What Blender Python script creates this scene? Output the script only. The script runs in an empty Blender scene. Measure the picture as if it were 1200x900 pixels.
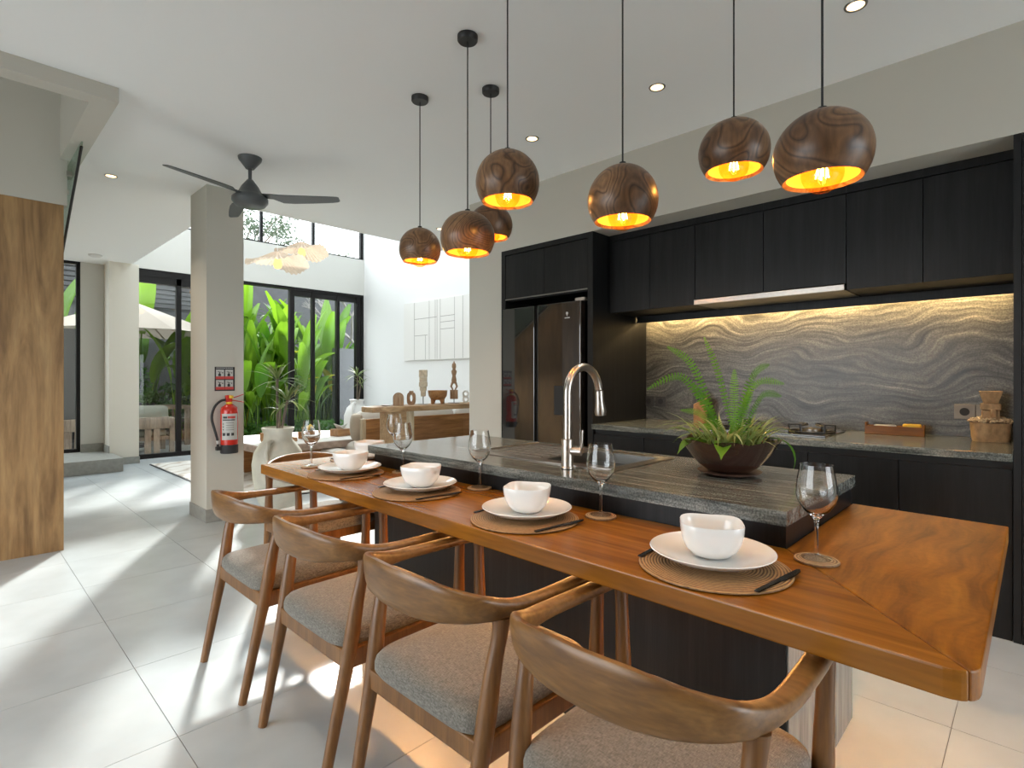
import bpy, bmesh, math, random
from mathutils import Vector, Matrix
random.seed(7)
PI = math.pi
S = bpy.context.scene
COL = S.collection

# ------------------------------------------------------------------ camera
cam_d = bpy.data.cameras.new('camera')
cam = bpy.data.objects.new('camera', cam_d); COL.objects.link(cam)
cam.location = (0, 0, 1.25)
cam.rotation_euler = (PI/2, 0, math.radians(44.0))
cam_d.sensor_fit = 'HORIZONTAL'; cam_d.sensor_width = 36.0
cam_d.lens = 637.0/1200.0*36.0
cam_d.shift_y = -6.5/1200.0
cam_d.clip_start = 0.02; cam_d.clip_end = 300
S.camera = cam

# ------------------------------------------------------------------ world / sun / exposure
W = bpy.data.worlds.new('sky'); S.world = W; W.use_nodes = True
bg = W.node_tree.nodes['Background']
bg.inputs['Color'].default_value = (0.90, 0.96, 1.0, 1)
bg.inputs['Strength'].default_value = 3.2
sun_d = bpy.data.lights.new('sun', 'SUN'); sun_d.energy = 4.6; sun_d.angle = math.radians(4.0)
sun_d.color = (1.0, 0.975, 0.93)
sun = bpy.data.objects.new('sun', sun_d); COL.objects.link(sun)
sun.rotation_euler = Vector((0.866, -0.5, -0.662)).to_track_quat('-Z', 'Y').to_euler()
vs = S.view_settings
vs.view_transform = 'Standard'; vs.look = 'None'; vs.gamma = 1.0; vs.use_curve_mapping = False
vs.exposure = 1.15
cy = S.cycles
cy.use_denoising = True
cy.max_bounces = 12; cy.diffuse_bounces = 8; cy.glossy_bounces = 4
cy.transmission_bounces = 8; cy.transparent_max_bounces = 24
cy.sample_clamp_indirect = 6.0; cy.caustics_reflective = False; cy.caustics_refractive = False

# ------------------------------------------------------------------ materials
def new_mat(name):
    m = bpy.data.materials.new(name); m.use_nodes = True
    nt = m.node_tree
    return m, nt, nt.nodes['Principled BSDF']
def N(nt, typ, **kw):
    n = nt.nodes.new(typ)
    for k, v in kw.items():
        if k in n.inputs: n.inputs[k].default_value = v
        else: setattr(n, k, v)
    return n
def lk(nt, a, ao, b, bi): nt.links.new(a.outputs[ao], b.inputs[bi])
def c4(c): return (c[0], c[1], c[2], 1)
def ramp(nt, stops):
    n = nt.nodes.new('ShaderNodeValToRGB'); e = n.color_ramp.elements
    while len(e) < len(stops): e.new(0.5)
    for i, (p, c) in enumerate(stops):
        e[i].position = p; e[i].color = c4(c)
    return n
def coords(nt, scale=(1, 1, 1), rot=(0, 0, 0), kind='Object'):
    tc = N(nt, 'ShaderNodeTexCoord'); mp = N(nt, 'ShaderNodeMapping')
    mp.inputs['Scale'].default_value = scale; mp.inputs['Rotation'].default_value = rot
    lk(nt, tc, kind, mp, 'Vector'); return mp
def plain(name, col, rough=0.5, metal=0.0, spec=0.5, noise=0.0, nscale=20, bump=0.0, bscale=80, coat=0.0):
    m, nt, p = new_mat(name)
    p.inputs['Base Color'].default_value = c4(col); p.inputs['Roughness'].default_value = rough
    p.inputs['Metallic'].default_value = metal; p.inputs['Specular IOR Level'].default_value = spec
    p.inputs['Coat Weight'].default_value = coat
    if noise > 0:
        mp = coords(nt); n = N(nt, 'ShaderNodeTexNoise', Scale=nscale, Detail=5.0)
        lk(nt, mp, 'Vector', n, 'Vector')
        r = ramp(nt, [(0.3, [max(0, c*(1-noise)) for c in col]), (0.7, [min(1, c*(1+noise)) for c in col])])
        lk(nt, n, 'Fac', r, 'Fac'); lk(nt, r, 'Color', p, 'Base Color')
    if bump > 0:
        mp = coords(nt); n = N(nt, 'ShaderNodeTexNoise', Scale=bscale, Detail=4.0)
        lk(nt, mp, 'Vector', n, 'Vector')
        b = N(nt, 'ShaderNodeBump', Strength=bump, Distance=0.01)
        lk(nt, n, 'Fac', b, 'Height'); lk(nt, b, 'Normal', p, 'Normal')
    return m
def wood(name, dark, mid, light, grain=(1.2, 14, 14), rough=0.4, figure=1.5, coat=0.0, fine=0.25):
    """grain runs along the axis with the small scale"""
    m, nt, p = new_mat(name)
    mp = coords(nt, grain)
    n = N(nt, 'ShaderNodeTexNoise', Scale=1.0, Detail=5.0, Roughness=0.55, Distortion=figure)
    lk(nt, mp, 'Vector', n, 'Vector')
    r = ramp(nt, [(0.30, dark), (0.5, mid), (0.72, light)])
    lk(nt, n, 'Fac', r, 'Fac')
    mp2 = coords(nt, tuple(g*6 for g in grain))
    n2 = N(nt, 'ShaderNodeTexNoise', Scale=1.0, Detail=3.0)
    lk(nt, mp2, 'Vector', n2, 'Vector')
    r2 = ramp(nt, [(0.35, (1-fine,)*3), (0.6, (1, 1, 1))]); lk(nt, n2, 'Fac', r2, 'Fac')
    mx = N(nt, 'ShaderNodeMix', data_type='RGBA', blend_type='MULTIPLY'); mx.inputs[0].default_value = 1.0
    nt.links.new(r.outputs['Color'], mx.inputs[6]); nt.links.new(r2.outputs['Color'], mx.inputs[7])
    nt.links.new(mx.outputs[2], p.inputs['Base Color'])
    p.inputs['Roughness'].default_value = rough; p.inputs['Coat Weight'].default_value = coat
    p.inputs['Coat Roughness'].default_value = 0.15
    b = N(nt, 'ShaderNodeBump', Strength=0.06, Distance=0.005)
    lk(nt, n2, 'Fac', b, 'Height'); lk(nt, b, 'Normal', p, 'Normal')
    return m
def swirl_wood(name, dark, mid, light, scale=(3, 1.2, 3), rough=0.3, dist=6.0, wscale=2.2, coat=0.3):
    m, nt, p = new_mat(name)
    mp = coords(nt, scale)
    n0 = N(nt, 'ShaderNodeTexNoise', Scale=1.3, Detail=3.0); lk(nt, mp, 'Vector', n0, 'Vector')
    w = N(nt, 'ShaderNodeTexWave', Scale=wscale, Distortion=dist, Detail=3.0, wave_type='BANDS', bands_direction='X')
    w.inputs['Detail Scale'].default_value = 1.2
    lk(nt, mp, 'Vector', w, 'Vector')
    r = ramp(nt, [(0.0, dark), (0.35, mid), (1.0, light)]); lk(nt, w, 'Fac', r, 'Fac')
    r0 = ramp(nt, [(0.3, (0.72, 0.66, 0.62)), (0.7, (1.08, 1.05, 1.0))]); lk(nt, n0, 'Fac', r0, 'Fac')
    mx = N(nt, 'ShaderNodeMix', data_type='RGBA', blend_type='MULTIPLY'); mx.inputs[0].default_value = 1.0
    nt.links.new(r.outputs['Color'], mx.inputs[6]); nt.links.new(r0.outputs['Color'], mx.inputs[7])
    nt.links.new(mx.outputs[2], p.inputs['Base Color'])
    p.inputs['Roughness'].default_value = rough; p.inputs['Coat Weight'].default_value = coat
    p.inputs['Coat Roughness'].default_value = 0.2
    return m
def granite(name, stops, scale, dist, wscale, rough, direction='Z', speck=0.35):
    m, nt, p = new_mat(name)
    mp = coords(nt, scale)
    n0 = N(nt, 'ShaderNodeTexNoise', Scale=0.9, Detail=4.0, Distortion=0.6); lk(nt, mp, 'Vector', n0, 'Vector')
    va = N(nt, 'ShaderNodeVectorMath', operation='MULTIPLY_ADD')
    va.inputs[1].default_value = (dist, dist, dist)
    nt.links.new(n0.outputs['Color'], va.inputs[0]); nt.links.new(mp.outputs['Vector'], va.inputs[2])
    w = N(nt, 'ShaderNodeTexWave', Scale=wscale, Distortion=3.0, Detail=6.0, wave_type='BANDS', bands_direction=direction)
    w.inputs['Detail Scale'].default_value = 2.0; w.inputs['Detail Roughness'].default_value = 0.65
    nt.links.new(va.outputs[0], w.inputs['Vector'])
    r = ramp(nt, stops); lk(nt, w, 'Fac', r, 'Fac')
    mp2 = coords(nt); n2 = N(nt, 'ShaderNodeTexNoise', Scale=160.0, Detail=3.0); lk(nt, mp2, 'Vector', n2, 'Vector')
    r2 = ramp(nt, [(0.35, (1-speck,)*3), (0.65, (1+speck*0.6,)*3)]); lk(nt, n2, 'Fac', r2, 'Fac')
    mx = N(nt, 'ShaderNodeMix', data_type='RGBA', blend_type='MULTIPLY'); mx.inputs[0].default_value = 1.0
    nt.links.new(r.outputs['Color'], mx.inputs[6]); nt.links.new(r2.outputs['Color'], mx.inputs[7])
    nt.links.new(mx.outputs[2], p.inputs['Base Color'])
    p.inputs['Roughness'].default_value = rough
    return m
def flow(name, stops, wscale, amp, streak, rough, speck=0.3, sscale=160.0, detail=6.0, coat=0.0, wdetail=2.0):
    """long mineral or grain streaks bent by a slow warp"""
    m, nt, p = new_mat(name)
    mp = coords(nt, wscale)
    n0 = N(nt, 'ShaderNodeTexNoise', Scale=1.0, Detail=wdetail, Roughness=0.45); lk(nt, mp, 'Vector', n0, 'Vector')
    sb = N(nt, 'ShaderNodeVectorMath', operation='SUBTRACT'); sb.inputs[1].default_value = (0.5, 0.5, 0.5)
    nt.links.new(n0.outputs['Color'], sb.inputs[0])
    va = N(nt, 'ShaderNodeVectorMath', operation='MULTIPLY_ADD'); va.inputs[1].default_value = amp
    tc = N(nt, 'ShaderNodeTexCoord')
    nt.links.new(sb.outputs[0], va.inputs[0]); nt.links.new(tc.outputs['Object'], va.inputs[2])
    ms = N(nt, 'ShaderNodeVectorMath', operation='MULTIPLY'); ms.inputs[1].default_value = streak
    nt.links.new(va.outputs[0], ms.inputs[0])
    n1 = N(nt, 'ShaderNodeTexNoise', Scale=1.0, Detail=detail, Roughness=0.6); nt.links.new(ms.outputs[0], n1.inputs['Vector'])
    r = ramp(nt, stops); lk(nt, n1, 'Fac', r, 'Fac')
    mp2 = coords(nt); n2 = N(nt, 'ShaderNodeTexNoise', Scale=sscale, Detail=2.0); lk(nt, mp2, 'Vector', n2, 'Vector')
    r2 = ramp(nt, [(0.35, (1-speck,)*3), (0.65, (1+speck*0.7,)*3)]); lk(nt, n2, 'Fac', r2, 'Fac')
    mx = N(nt, 'ShaderNodeMix', data_type='RGBA', blend_type='MULTIPLY'); mx.inputs[0].default_value = 1.0
    nt.links.new(r.outputs['Color'], mx.inputs[6]); nt.links.new(r2.outputs['Color'], mx.inputs[7])
    nt.links.new(mx.outputs[2], p.inputs['Base Color'])
    p.inputs['Roughness'].default_value = rough; p.inputs['Coat Weight'].default_value = coat
    return m
def emit(name, col, strength):
    m, nt, p = new_mat(name)
    p.inputs['Base Color'].default_value = c4(col)
    p.inputs['Emission Color'].default_value = c4(col); p.inputs['Emission Strength'].default_value = strength
    return m
def thin_glass(name, tint=(1, 1, 1), rough=0.0, ior=0.5, boost=0.0, power=4.0):
    m, nt, p = new_mat(name)
    nt.nodes.remove(p)
    out = nt.nodes['Material Output']
    tr = N(nt, 'ShaderNodeBsdfTransparent', Color=c4(tint)); gl = N(nt, 'ShaderNodeBsdfGlossy', Roughness=rough)
    lw = N(nt, 'ShaderNodeLayerWeight', Blend=0.5); mx = N(nt, 'ShaderNodeMixShader')
    pw = N(nt, 'ShaderNodeMath', operation='POWER'); pw.inputs[1].default_value = power; lk(nt, lw, 'Facing', pw, 0)
    ma = N(nt, 'ShaderNodeMath', operation='MULTIPLY_ADD', use_clamp=True); ma.inputs[1].default_value = ior; ma.inputs[2].default_value = boost
    lk(nt, pw, 'Value', ma, 0); lk(nt, ma, 'Value', mx, 'Fac')
    nt.links.new(tr.outputs[0], mx.inputs[1]); nt.links.new(gl.outputs[0], mx.inputs[2])
    nt.links.new(mx.outputs[0], out.inputs['Surface'])
    return m
def leafy(name, c1, c2, trans=0.45, nscale=4, rough=0.4):
    m, nt, p = new_mat(name)
    oi = N(nt, 'ShaderNodeObjectInfo'); mp = coords(nt); n = N(nt, 'ShaderNodeTexNoise', Scale=nscale, Detail=3.0)
    lk(nt, mp, 'Vector', n, 'Vector')
    ad = N(nt, 'ShaderNodeMath', operation='MULTIPLY_ADD'); ad.inputs[1].default_value = 0.55
    lk(nt, n, 'Fac', ad, 0); 
    sc = N(nt, 'ShaderNodeMath', operation='MULTIPLY'); sc.inputs[1].default_value = 0.6
    lk(nt, oi, 'Random', sc, 0); lk(nt, sc, 'Value', ad, 2)
    r = ramp(nt, [(0.15, c1), (0.85, c2)]); lk(nt, ad, 'Value', r, 'Fac')
    lk(nt, r, 'Color', p, 'Base Color'); p.inputs['Roughness'].default_value = rough
    tl = N(nt, 'ShaderNodeBsdfTranslucent'); lk(nt, r, 'Color', tl, 'Color')
    mx = N(nt, 'ShaderNodeMixShader'); mx.inputs[0].default_value = trans
    nt.links.new(p.outputs[0], mx.inputs[1]); nt.links.new(tl.outputs[0], mx.inputs[2])
    nt.links.new(mx.outputs[0], nt.nodes['Material Output'].inputs['Surface'])
    return m

def knot_wood(name, dark, mid, light, rough):
    m, nt, p = new_mat(name)
    oi = N(nt, 'ShaderNodeObjectInfo'); tc = N(nt, 'ShaderNodeTexCoord')
    of = N(nt, 'ShaderNodeVectorMath', operation='MULTIPLY_ADD'); of.inputs[1].default_value = (1, 1, 1)
    cx = N(nt, 'ShaderNodeCombineXYZ')
    for k, f in enumerate((7.0, 13.0, 5.0)):
        mu = N(nt, 'ShaderNodeMath', operation='MULTIPLY'); mu.inputs[1].default_value = f; lk(nt, oi, 'Random', mu, 0); nt.links.new(mu.outputs[0], cx.inputs[k])
    nt.links.new(tc.outputs['Object'], of.inputs[0]); nt.links.new(cx.outputs[0], of.inputs[2])
    n = N(nt, 'ShaderNodeTexNoise', Scale=4.5, Detail=1.5, Distortion=0.4); nt.links.new(of.outputs[0], n.inputs['Vector'])
    mu = N(nt, 'ShaderNodeMath', operation='MULTIPLY'); mu.inputs[1].default_value = 11.0; lk(nt, n, 'Fac', mu, 0)
    fr = N(nt, 'ShaderNodeMath', operation='PINGPONG'); fr.inputs[1].default_value = 0.5; lk(nt, mu, 'Value', fr, 0)
    r = ramp(nt, [(0.0, mid), (0.32, light), (0.44, mid), (0.5, dark)]); 
    d2 = N(nt, 'ShaderNodeMath', operation='MULTIPLY'); d2.inputs[1].default_value = 1.0; lk(nt, fr, 'Value', d2, 0); lk(nt, d2, 'Value', r, 'Fac')
    r0 = ramp(nt, [(0.36, (0.55, 0.5, 0.46)), (0.62, (1.1, 1.08, 1.05))]); lk(nt, n, 'Fac', r0, 'Fac')
    mp = coords(nt, (90, 90, 14)); n2 = N(nt, 'ShaderNodeTexNoise', Scale=1.0, Detail=3.0); lk(nt, mp, 'Vector', n2, 'Vector')
    r2 = ramp(nt, [(0.35, (0.75,)*3), (0.65, (1.08,)*3)]); lk(nt, n2, 'Fac', r2, 'Fac')
    mx = N(nt, 'ShaderNodeMix', data_type='RGBA', blend_type='MULTIPLY'); mx.inputs[0].default_value = 1.0
    nt.links.new(r.outputs['Color'], mx.inputs[6]); nt.links.new(r0.outputs['Color'], mx.inputs[7])
    m2 = N(nt, 'ShaderNodeMix', data_type='RGBA', blend_type='MULTIPLY'); m2.inputs[0].default_value = 1.0
    nt.links.new(mx.outputs[2], m2.inputs[6]); nt.links.new(r2.outputs['Color'], m2.inputs[7])
    nt.links.new(m2.outputs[2], p.inputs['Base Color']); p.inputs['Roughness'].default_value = rough
    return m

M = {}
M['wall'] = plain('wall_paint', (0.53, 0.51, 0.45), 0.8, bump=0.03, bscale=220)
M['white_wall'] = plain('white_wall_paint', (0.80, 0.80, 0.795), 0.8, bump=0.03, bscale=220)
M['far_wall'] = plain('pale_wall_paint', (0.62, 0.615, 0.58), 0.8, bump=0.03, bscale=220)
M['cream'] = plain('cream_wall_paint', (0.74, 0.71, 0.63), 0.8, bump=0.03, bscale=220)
M['ceil'] = plain('ceiling_paint', (0.89, 0.90, 0.895), 0.85)
M['skirting'] = plain('grey_skirting_stone', (0.30, 0.30, 0.275), 0.5, noise=0.1)
M['tile'] = plain('floor_tile_stone', (0.45, 0.485, 0.50), 0.28, noise=0.10, nscale=3.2, spec=0.5)
M['grout'] = plain('grout', (0.22, 0.22, 0.215), 0.9)
M['deck'] = plain('outdoor_paving', (0.36, 0.36, 0.35), 0.8, noise=0.15, nscale=2)
M['soil'] = plain('garden_soil', (0.05, 0.045, 0.03), 0.95, noise=0.3)
M['lam'] = wood('black_oak_laminate', (0.006, 0.0063, 0.0068), (0.0095, 0.0098, 0.0105), (0.015, 0.0155, 0.016), (14, 14, 0.8), 0.42, 0.4, fine=0.35)
M['lam_side'] = wood('black_oak_laminate_sheen', (0.006, 0.0063, 0.0068), (0.0095, 0.0098, 0.0105), (0.015, 0.0155, 0.016), (40, 40, 1.0), 0.36, 0.3, fine=0.35)
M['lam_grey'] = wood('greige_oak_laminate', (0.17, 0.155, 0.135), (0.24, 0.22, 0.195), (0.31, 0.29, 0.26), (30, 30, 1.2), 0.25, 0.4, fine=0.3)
for k_ in ('lam', 'lam_side'): M[k_].node_tree.nodes['Principled BSDF'].inputs['Specular IOR Level'].default_value = 0.28
M['dark_in'] = plain('cabinet_interior_black', (0.008, 0.008, 0.008), 0.6)
M['fridge'] = plain('black_glass', (0.012, 0.012, 0.013), 0.04, spec=0.9, coat=1.0)
M['fridge_body'] = plain('fridge_grey_metal', (0.03, 0.03, 0.032), 0.35, metal=0.6)
M['teak'] = wood('teak_board', (0.17, 0.056, 0.005), (0.29, 0.104, 0.009), (0.38, 0.152, 0.017), (1.0, 11, 11), 0.27, 1.3, coat=0.0, fine=0.18)
M['chair_x'] = wood('chair_teak_rail', (0.12, 0.051, 0.012), (0.20, 0.091, 0.023), (0.275, 0.136, 0.040), (3.5, 12, 22), 0.38, 1.2, coat=0.12, fine=0.2)
M['chair_z'] = wood('chair_teak_leg', (0.12, 0.046, 0.010), (0.187, 0.079, 0.019), (0.26, 0.117, 0.032), (22, 22, 1.6), 0.4, 0.8, coat=0.1, fine=0.2)
M['oak'] = wood('oak_panel', (0.20, 0.108, 0.040), (0.34, 0.196, 0.078), (0.45, 0.28, 0.122), (7, 7, 0.9), 0.5, 1.8, fine=0.2)
M['sofa_wood'] = wood('sofa_teak', (0.25, 0.115, 0.038), (0.40, 0.195, 0.07), (0.53, 0.29, 0.12), (12, 1.0, 14), 0.42, 1.0)
M['live_wood'] = wood('live_edge_wood', (0.27, 0.16, 0.075), (0.44, 0.28, 0.145), (0.58, 0.41, 0.24), (10, 1.2, 10), 0.5, 1.6)
M['pale_wood'] = wood('pale_timber', (0.40, 0.31, 0.20), (0.55, 0.45, 0.31), (0.66, 0.56, 0.41), (14, 14, 1.2), 0.6, 0.8)
M['art_wood'] = wood('carved_wood', (0.24, 0.14, 0.075), (0.36, 0.22, 0.125), (0.46, 0.30, 0.19), (16, 16, 3), 0.55, 1.0)
M['pale_carved'] = wood('pale_carved_wood', (0.34, 0.21, 0.10), (0.48, 0.31, 0.16), (0.58, 0.40, 0.22), (10, 10, 6), 0.6, 1.0)
M['bead'] = plain('pale_wooden_beads', (0.55, 0.42, 0.27), 0.6)
M['art_bone'] = plain('carved_bone', (0.55, 0.48, 0.37), 0.6, noise=0.25, nscale=30)
M['pend'] = knot_wood('turned_walnut', (0.07, 0.032, 0.014), (0.16, 0.080, 0.035), (0.27, 0.145, 0.068), 0.36)
M['pend_in_glow'] = plain('walnut_inside_painted_glow', (0.55, 0.24, 0.06), 0.5, noise=0.25, nscale=12)  # bulb's orange glow on the inner walnut is put into this colour
M['black'] = plain('black_metal', (0.014, 0.014, 0.015), 0.4)
M['frame'] = plain('black_aluminium', (0.011, 0.010, 0.010), 0.45, spec=0.2)
M['grey_fan'] = plain('fan_grey', (0.085, 0.095, 0.10), 0.4)
M['steel'] = plain('brushed_steel', (0.50, 0.46, 0.42), 0.28, metal=1.0, noise=0.06, nscale=60)
M['steel_in'] = plain('basin_steel', (0.30, 0.29, 0.27), 0.38, metal=1.0)
M['fabric'] = None
M['porc'] = plain('white_porcelain', (0.80, 0.80, 0.79), 0.12, coat=0.4)
m_, nt_, p_ = new_mat('wine_glass'); p_.inputs['Transmission Weight'].default_value = 1.0; p_.inputs['Roughness'].default_value = 0.0; p_.inputs['IOR'].default_value = 1.42
p_.inputs['Base Color'].default_value = (0.98, 0.985, 0.985, 1); M['glass'] = m_
M['foot_glass'] = thin_glass('wine_glass_foot', (0.97, 0.975, 0.975), 0.0, 0.5, 0.06, 2.0)
M['pane'] = thin_glass('window_pane', (0.94, 0.955, 0.95), 0.0, 0.5, 0.03)
M['roof_pane'] = thin_glass('tinted_roof_sheet', (0.62, 0.64, 0.65), 0.0, 0.4, 0.03)
M['guard_glass'] = thin_glass('balustrade_glass', (0.80, 0.90, 0.86), 0.0, 0.5, 0.04)
M['amber'] = thin_glass('amber_bulb_glass', (1.0, 0.80, 0.45), 0.0, 0.15, 0.03)
M['fil'] = emit('filament', (1.0, 0.60, 0.16), 30)
M['led'] = emit('led_strip', (1.0, 0.68, 0.30), 45)
M['led_low'] = emit('led_strip_orange', (1.0, 0.46, 0.14), 85)
M['spot'] = emit('downlight_lens', (1.0, 0.70, 0.38), 2.0)
M['warm_bulb'] = emit('warm_bulb', (1.0, 0.50, 0.10), 1.6)
M['red'] = plain('extinguisher_red', (0.52, 0.022, 0.012), 0.25, coat=0.3)
M['sign_red'] = plain('print_red', (0.50, 0.045, 0.04), 0.5)
M['yellow'] = plain('yellow_plastic', (0.75, 0.48, 0.03), 0.4)
M['paper'] = plain('label_white', (0.48, 0.48, 0.46), 0.5)
M['ink'] = plain('print_black', (0.02, 0.02, 0.022), 0.6)
M['sock_grey'] = plain('socket_grey', (0.30, 0.28, 0.255), 0.5)
M['sock_dark'] = plain('socket_dark', (0.045, 0.042, 0.04), 0.5)
M['rattan'] = None
M['cut'] = plain('dark_cutlery_metal', (0.05, 0.045, 0.045), 0.25, metal=1.0)
M['pot'] = plain('brown_glazed_pot', (0.038, 0.017, 0.012), 0.18, coat=0.6, noise=0.4, nscale=9)
M['saucer'] = plain('terracotta_saucer', (0.17, 0.085, 0.055), 0.45)
M['jar'] = plain('whitewashed_clay', (0.56, 0.54, 0.46), 0.75, noise=0.14, nscale=7, bump=0.25, bscale=25)
M['ceramic'] = plain('white_ceramic', (0.72, 0.72, 0.71), 0.4)
M['stone_white'] = plain('white_stone_top', (0.74, 0.72, 0.68), 0.4, noise=0.05, nscale=5)
M['stone_edge'] = plain('rough_stone_edge', (0.36, 0.28, 0.23), 0.8, noise=0.25, nscale=14, bump=0.4, bscale=30)
M['cushion'] = plain('off_white_linen', (0.70, 0.68, 0.64), 0.9, bump=0.12, bscale=150)
M['beige'] = plain('beige_linen', (0.42, 0.36, 0.29), 0.9, bump=0.12, bscale=150)
M['sage'] = plain('sage_grey_canvas', (0.28, 0.28, 0.235), 0.9, bump=0.1, bscale=150)
M['linen_shade'] = leafy('raw_linen_fibre', (0.46, 0.36, 0.27), (0.66, 0.55, 0.44), 0.4, 30, 0.8)
M['canvas'] = leafy('parasol_canvas', (0.25, 0.215, 0.18), (0.27, 0.23, 0.19), 0.3, 2, 0.8)
M['art'] = plain('white_plaster_relief', (0.78, 0.765, 0.74), 0.8, bump=0.06, bscale=80)
M['art_line'] = plain('relief_groove', (0.30, 0.28, 0.26), 0.9)
M['dark_wall'] = plain('dark_garden_wall', (0.040, 0.041, 0.044), 0.8, noise=0.15, nscale=3)
M['mid_wall'] = plain('grey_garden_panel', (0.065, 0.066, 0.07), 0.8, noise=0.12, nscale=3)
M['slat'] = plain('dark_timber_slat', (0.035, 0.035, 0.038), 0.7, noise=0.2, nscale=5)
M['heli'] = leafy('banana_like_leaf', (0.02, 0.085, 0.006), (0.165, 0.31, 0.016), 0.45, 2.5)
M['heli_y'] = leafy('yellowing_leaf', (0.26, 0.29, 0.012), (0.36, 0.34, 0.02), 0.45, 2.5)
M['palm'] = leafy('palm_leaf', (0.035, 0.10, 0.012), (0.12, 0.24, 0.03), 0.35, 2.5)
M['hedge'] = leafy('hedge_leaf', (0.02, 0.075, 0.012), (0.07, 0.19, 0.02), 0.35, 2.5)
M['tree'] = leafy('tree_leaf', (0.035, 0.055, 0.03), (0.08, 0.11, 0.06), 0.3, 2.5)
M['drac'] = leafy('dracaena_leaf', (0.09, 0.16, 0.03), (0.24, 0.28, 0.10), 0.3, 8)
M['fern'] = leafy('fern_leaf', (0.06, 0.20, 0.012), (0.16, 0.37, 0.025), 0.4, 8)
M['spider'] = leafy('spider_plant_leaf', (0.09, 0.21, 0.025), (0.36, 0.42, 0.16), 0.35, 14)
M['stem'] = plain('plant_stem', (0.16, 0.17, 0.06), 0.7, noise=0.2)
M['bark_pale'] = plain('pale_bark', (0.20, 0.185, 0.17), 0.85, noise=0.2, nscale=12)
M['bark'] = plain('bark', (0.14, 0.11, 0.085), 0.85, noise=0.3, nscale=12)
M['rug'] = None
M['weather'] = wood('weathered_teak', (0.22, 0.155, 0.11), (0.33, 0.245, 0.18), (0.43, 0.33, 0.25), (10, 10, 1.5), 0.65, 0.8)

def fabric_mat():
    m, nt, p = new_mat('woven_grey_fabric')
    mp = coords(nt, (700, 90, 200)); n = N(nt, 'ShaderNodeTexNoise', Scale=1.0, Detail=3.0); lk(nt, mp, 'Vector', n, 'Vector')
    mp2 = coords(nt, (90, 700, 200)); n2 = N(nt, 'ShaderNodeTexNoise', Scale=1.0, Detail=3.0); lk(nt, mp2, 'Vector', n2, 'Vector')
    ad = N(nt, 'ShaderNodeMath', operation='ADD'); lk(nt, n, 'Fac', ad, 0); lk(nt, n2, 'Fac', ad, 1)
    hf = N(nt, 'ShaderNodeMath', operation='MULTIPLY'); hf.inputs[1].default_value = 0.5; lk(nt, ad, 'Value', hf, 0)
    r = ramp(nt, [(0.36, (0.09, 0.08, 0.066)), (0.5, (0.165, 0.15, 0.126)), (0.64, (0.27, 0.25, 0.215))])
    lk(nt, hf, 'Value', r, 'Fac'); lk(nt, r, 'Color', p, 'Base Color'); p.inputs['Roughness'].default_value = 0.95
    p.inputs['Sheen Weight'].default_value = 0.2
    b = N(nt, 'ShaderNodeBump', Strength=0.35, Distance=0.003); lk(nt, hf, 'Value', b, 'Height'); lk(nt, b, 'Normal', p, 'Normal')
    return m
M['fabric'] = fabric_mat()
def rattan_mat(name, d, l):
    m, nt, p = new_mat(name)
    mp = coords(nt); w = N(nt, 'ShaderNodeTexWave', Scale=42.0, Distortion=0.6, wave_type='RINGS', rings_direction='Z')
    lk(nt, mp, 'Vector', w, 'Vector')
    n = N(nt, 'ShaderNodeTexNoise', Scale=110.0, Detail=2.0); lk(nt, mp, 'Vector', n, 'Vector')
    mu = N(nt, 'ShaderNodeMath', operation='MULTIPLY_ADD'); mu.inputs[1].default_value = 0.6
    lk(nt, w, 'Fac', mu, 0); 
    hf = N(nt, 'ShaderNodeMath', operation='MULTIPLY'); hf.inputs[1].default_value = 0.55
    lk(nt, n, 'Fac', hf, 0); lk(nt, hf, 'Value', mu, 2)
    r = ramp(nt, [(0.25, d), (0.75, l)]); lk(nt, mu, 'Value', r, 'Fac'); lk(nt, r, 'Color', p, 'Base Color')
    p.inputs['Roughness'].default_value = 0.6
    b = N(nt, 'ShaderNodeBump', Strength=0.6, Distance=0.004); lk(nt, mu, 'Value', b, 'Height'); lk(nt, b, 'Normal', p, 'Normal')
    return m
M['rattan'] = rattan_mat('woven_rattan', (0.10, 0.045, 0.016), (0.42, 0.24, 0.10))
M['rattan_light'] = rattan_mat('pale_woven_rattan', (0.20, 0.11, 0.05), (0.52, 0.33, 0.17))
def rug_mat():
    m, nt, p = new_mat('patterned_wool')
    mp = coords(nt, (1, 1, 1)); w = N(nt, 'ShaderNodeTexWave', Scale=2.2, Distortion=9.0, Detail=2.0, wave_type='BANDS', bands_direction='DIAGONAL')
    lk(nt, mp, 'Vector', w, 'Vector')
    r = ramp(nt, [(0.0, (0.50, 0.43, 0.36)), (0.25, (0.66, 0.62, 0.56)), (1.0, (0.72, 0.69, 0.64))]); lk(nt, w, 'Fac', r, 'Fac')
    lk(nt, r, 'Color', p, 'Base Color'); p.inputs['Roughness'].default_value = 0.95
    n = N(nt, 'ShaderNodeTexNoise', Scale=90.0); lk(nt, mp, 'Vector', n, 'Vector')
    b = N(nt, 'ShaderNodeBump', Strength=0.4, Distance=0.01); lk(nt, n, 'Fac', b, 'Height'); lk(nt, b, 'Normal', p, 'Normal')
    return m
M['rug'] = rug_mat()
GR = [(0.28, (0.028, 0.033, 0.031)), (0.40, (0.075, 0.086, 0.081)), (0.52, (0.135, 0.148, 0.138)), (0.64, (0.225, 0.235, 0.215)), (0.76, (0.36, 0.36, 0.325))]
M['granite'] = flow('streaked_grey_granite', GR, (1.6, 2.2, 2.2), (0.05, 0.16, 0.05), (2.2, 46, 46), 0.16, 0.45, 190.0)
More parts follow.
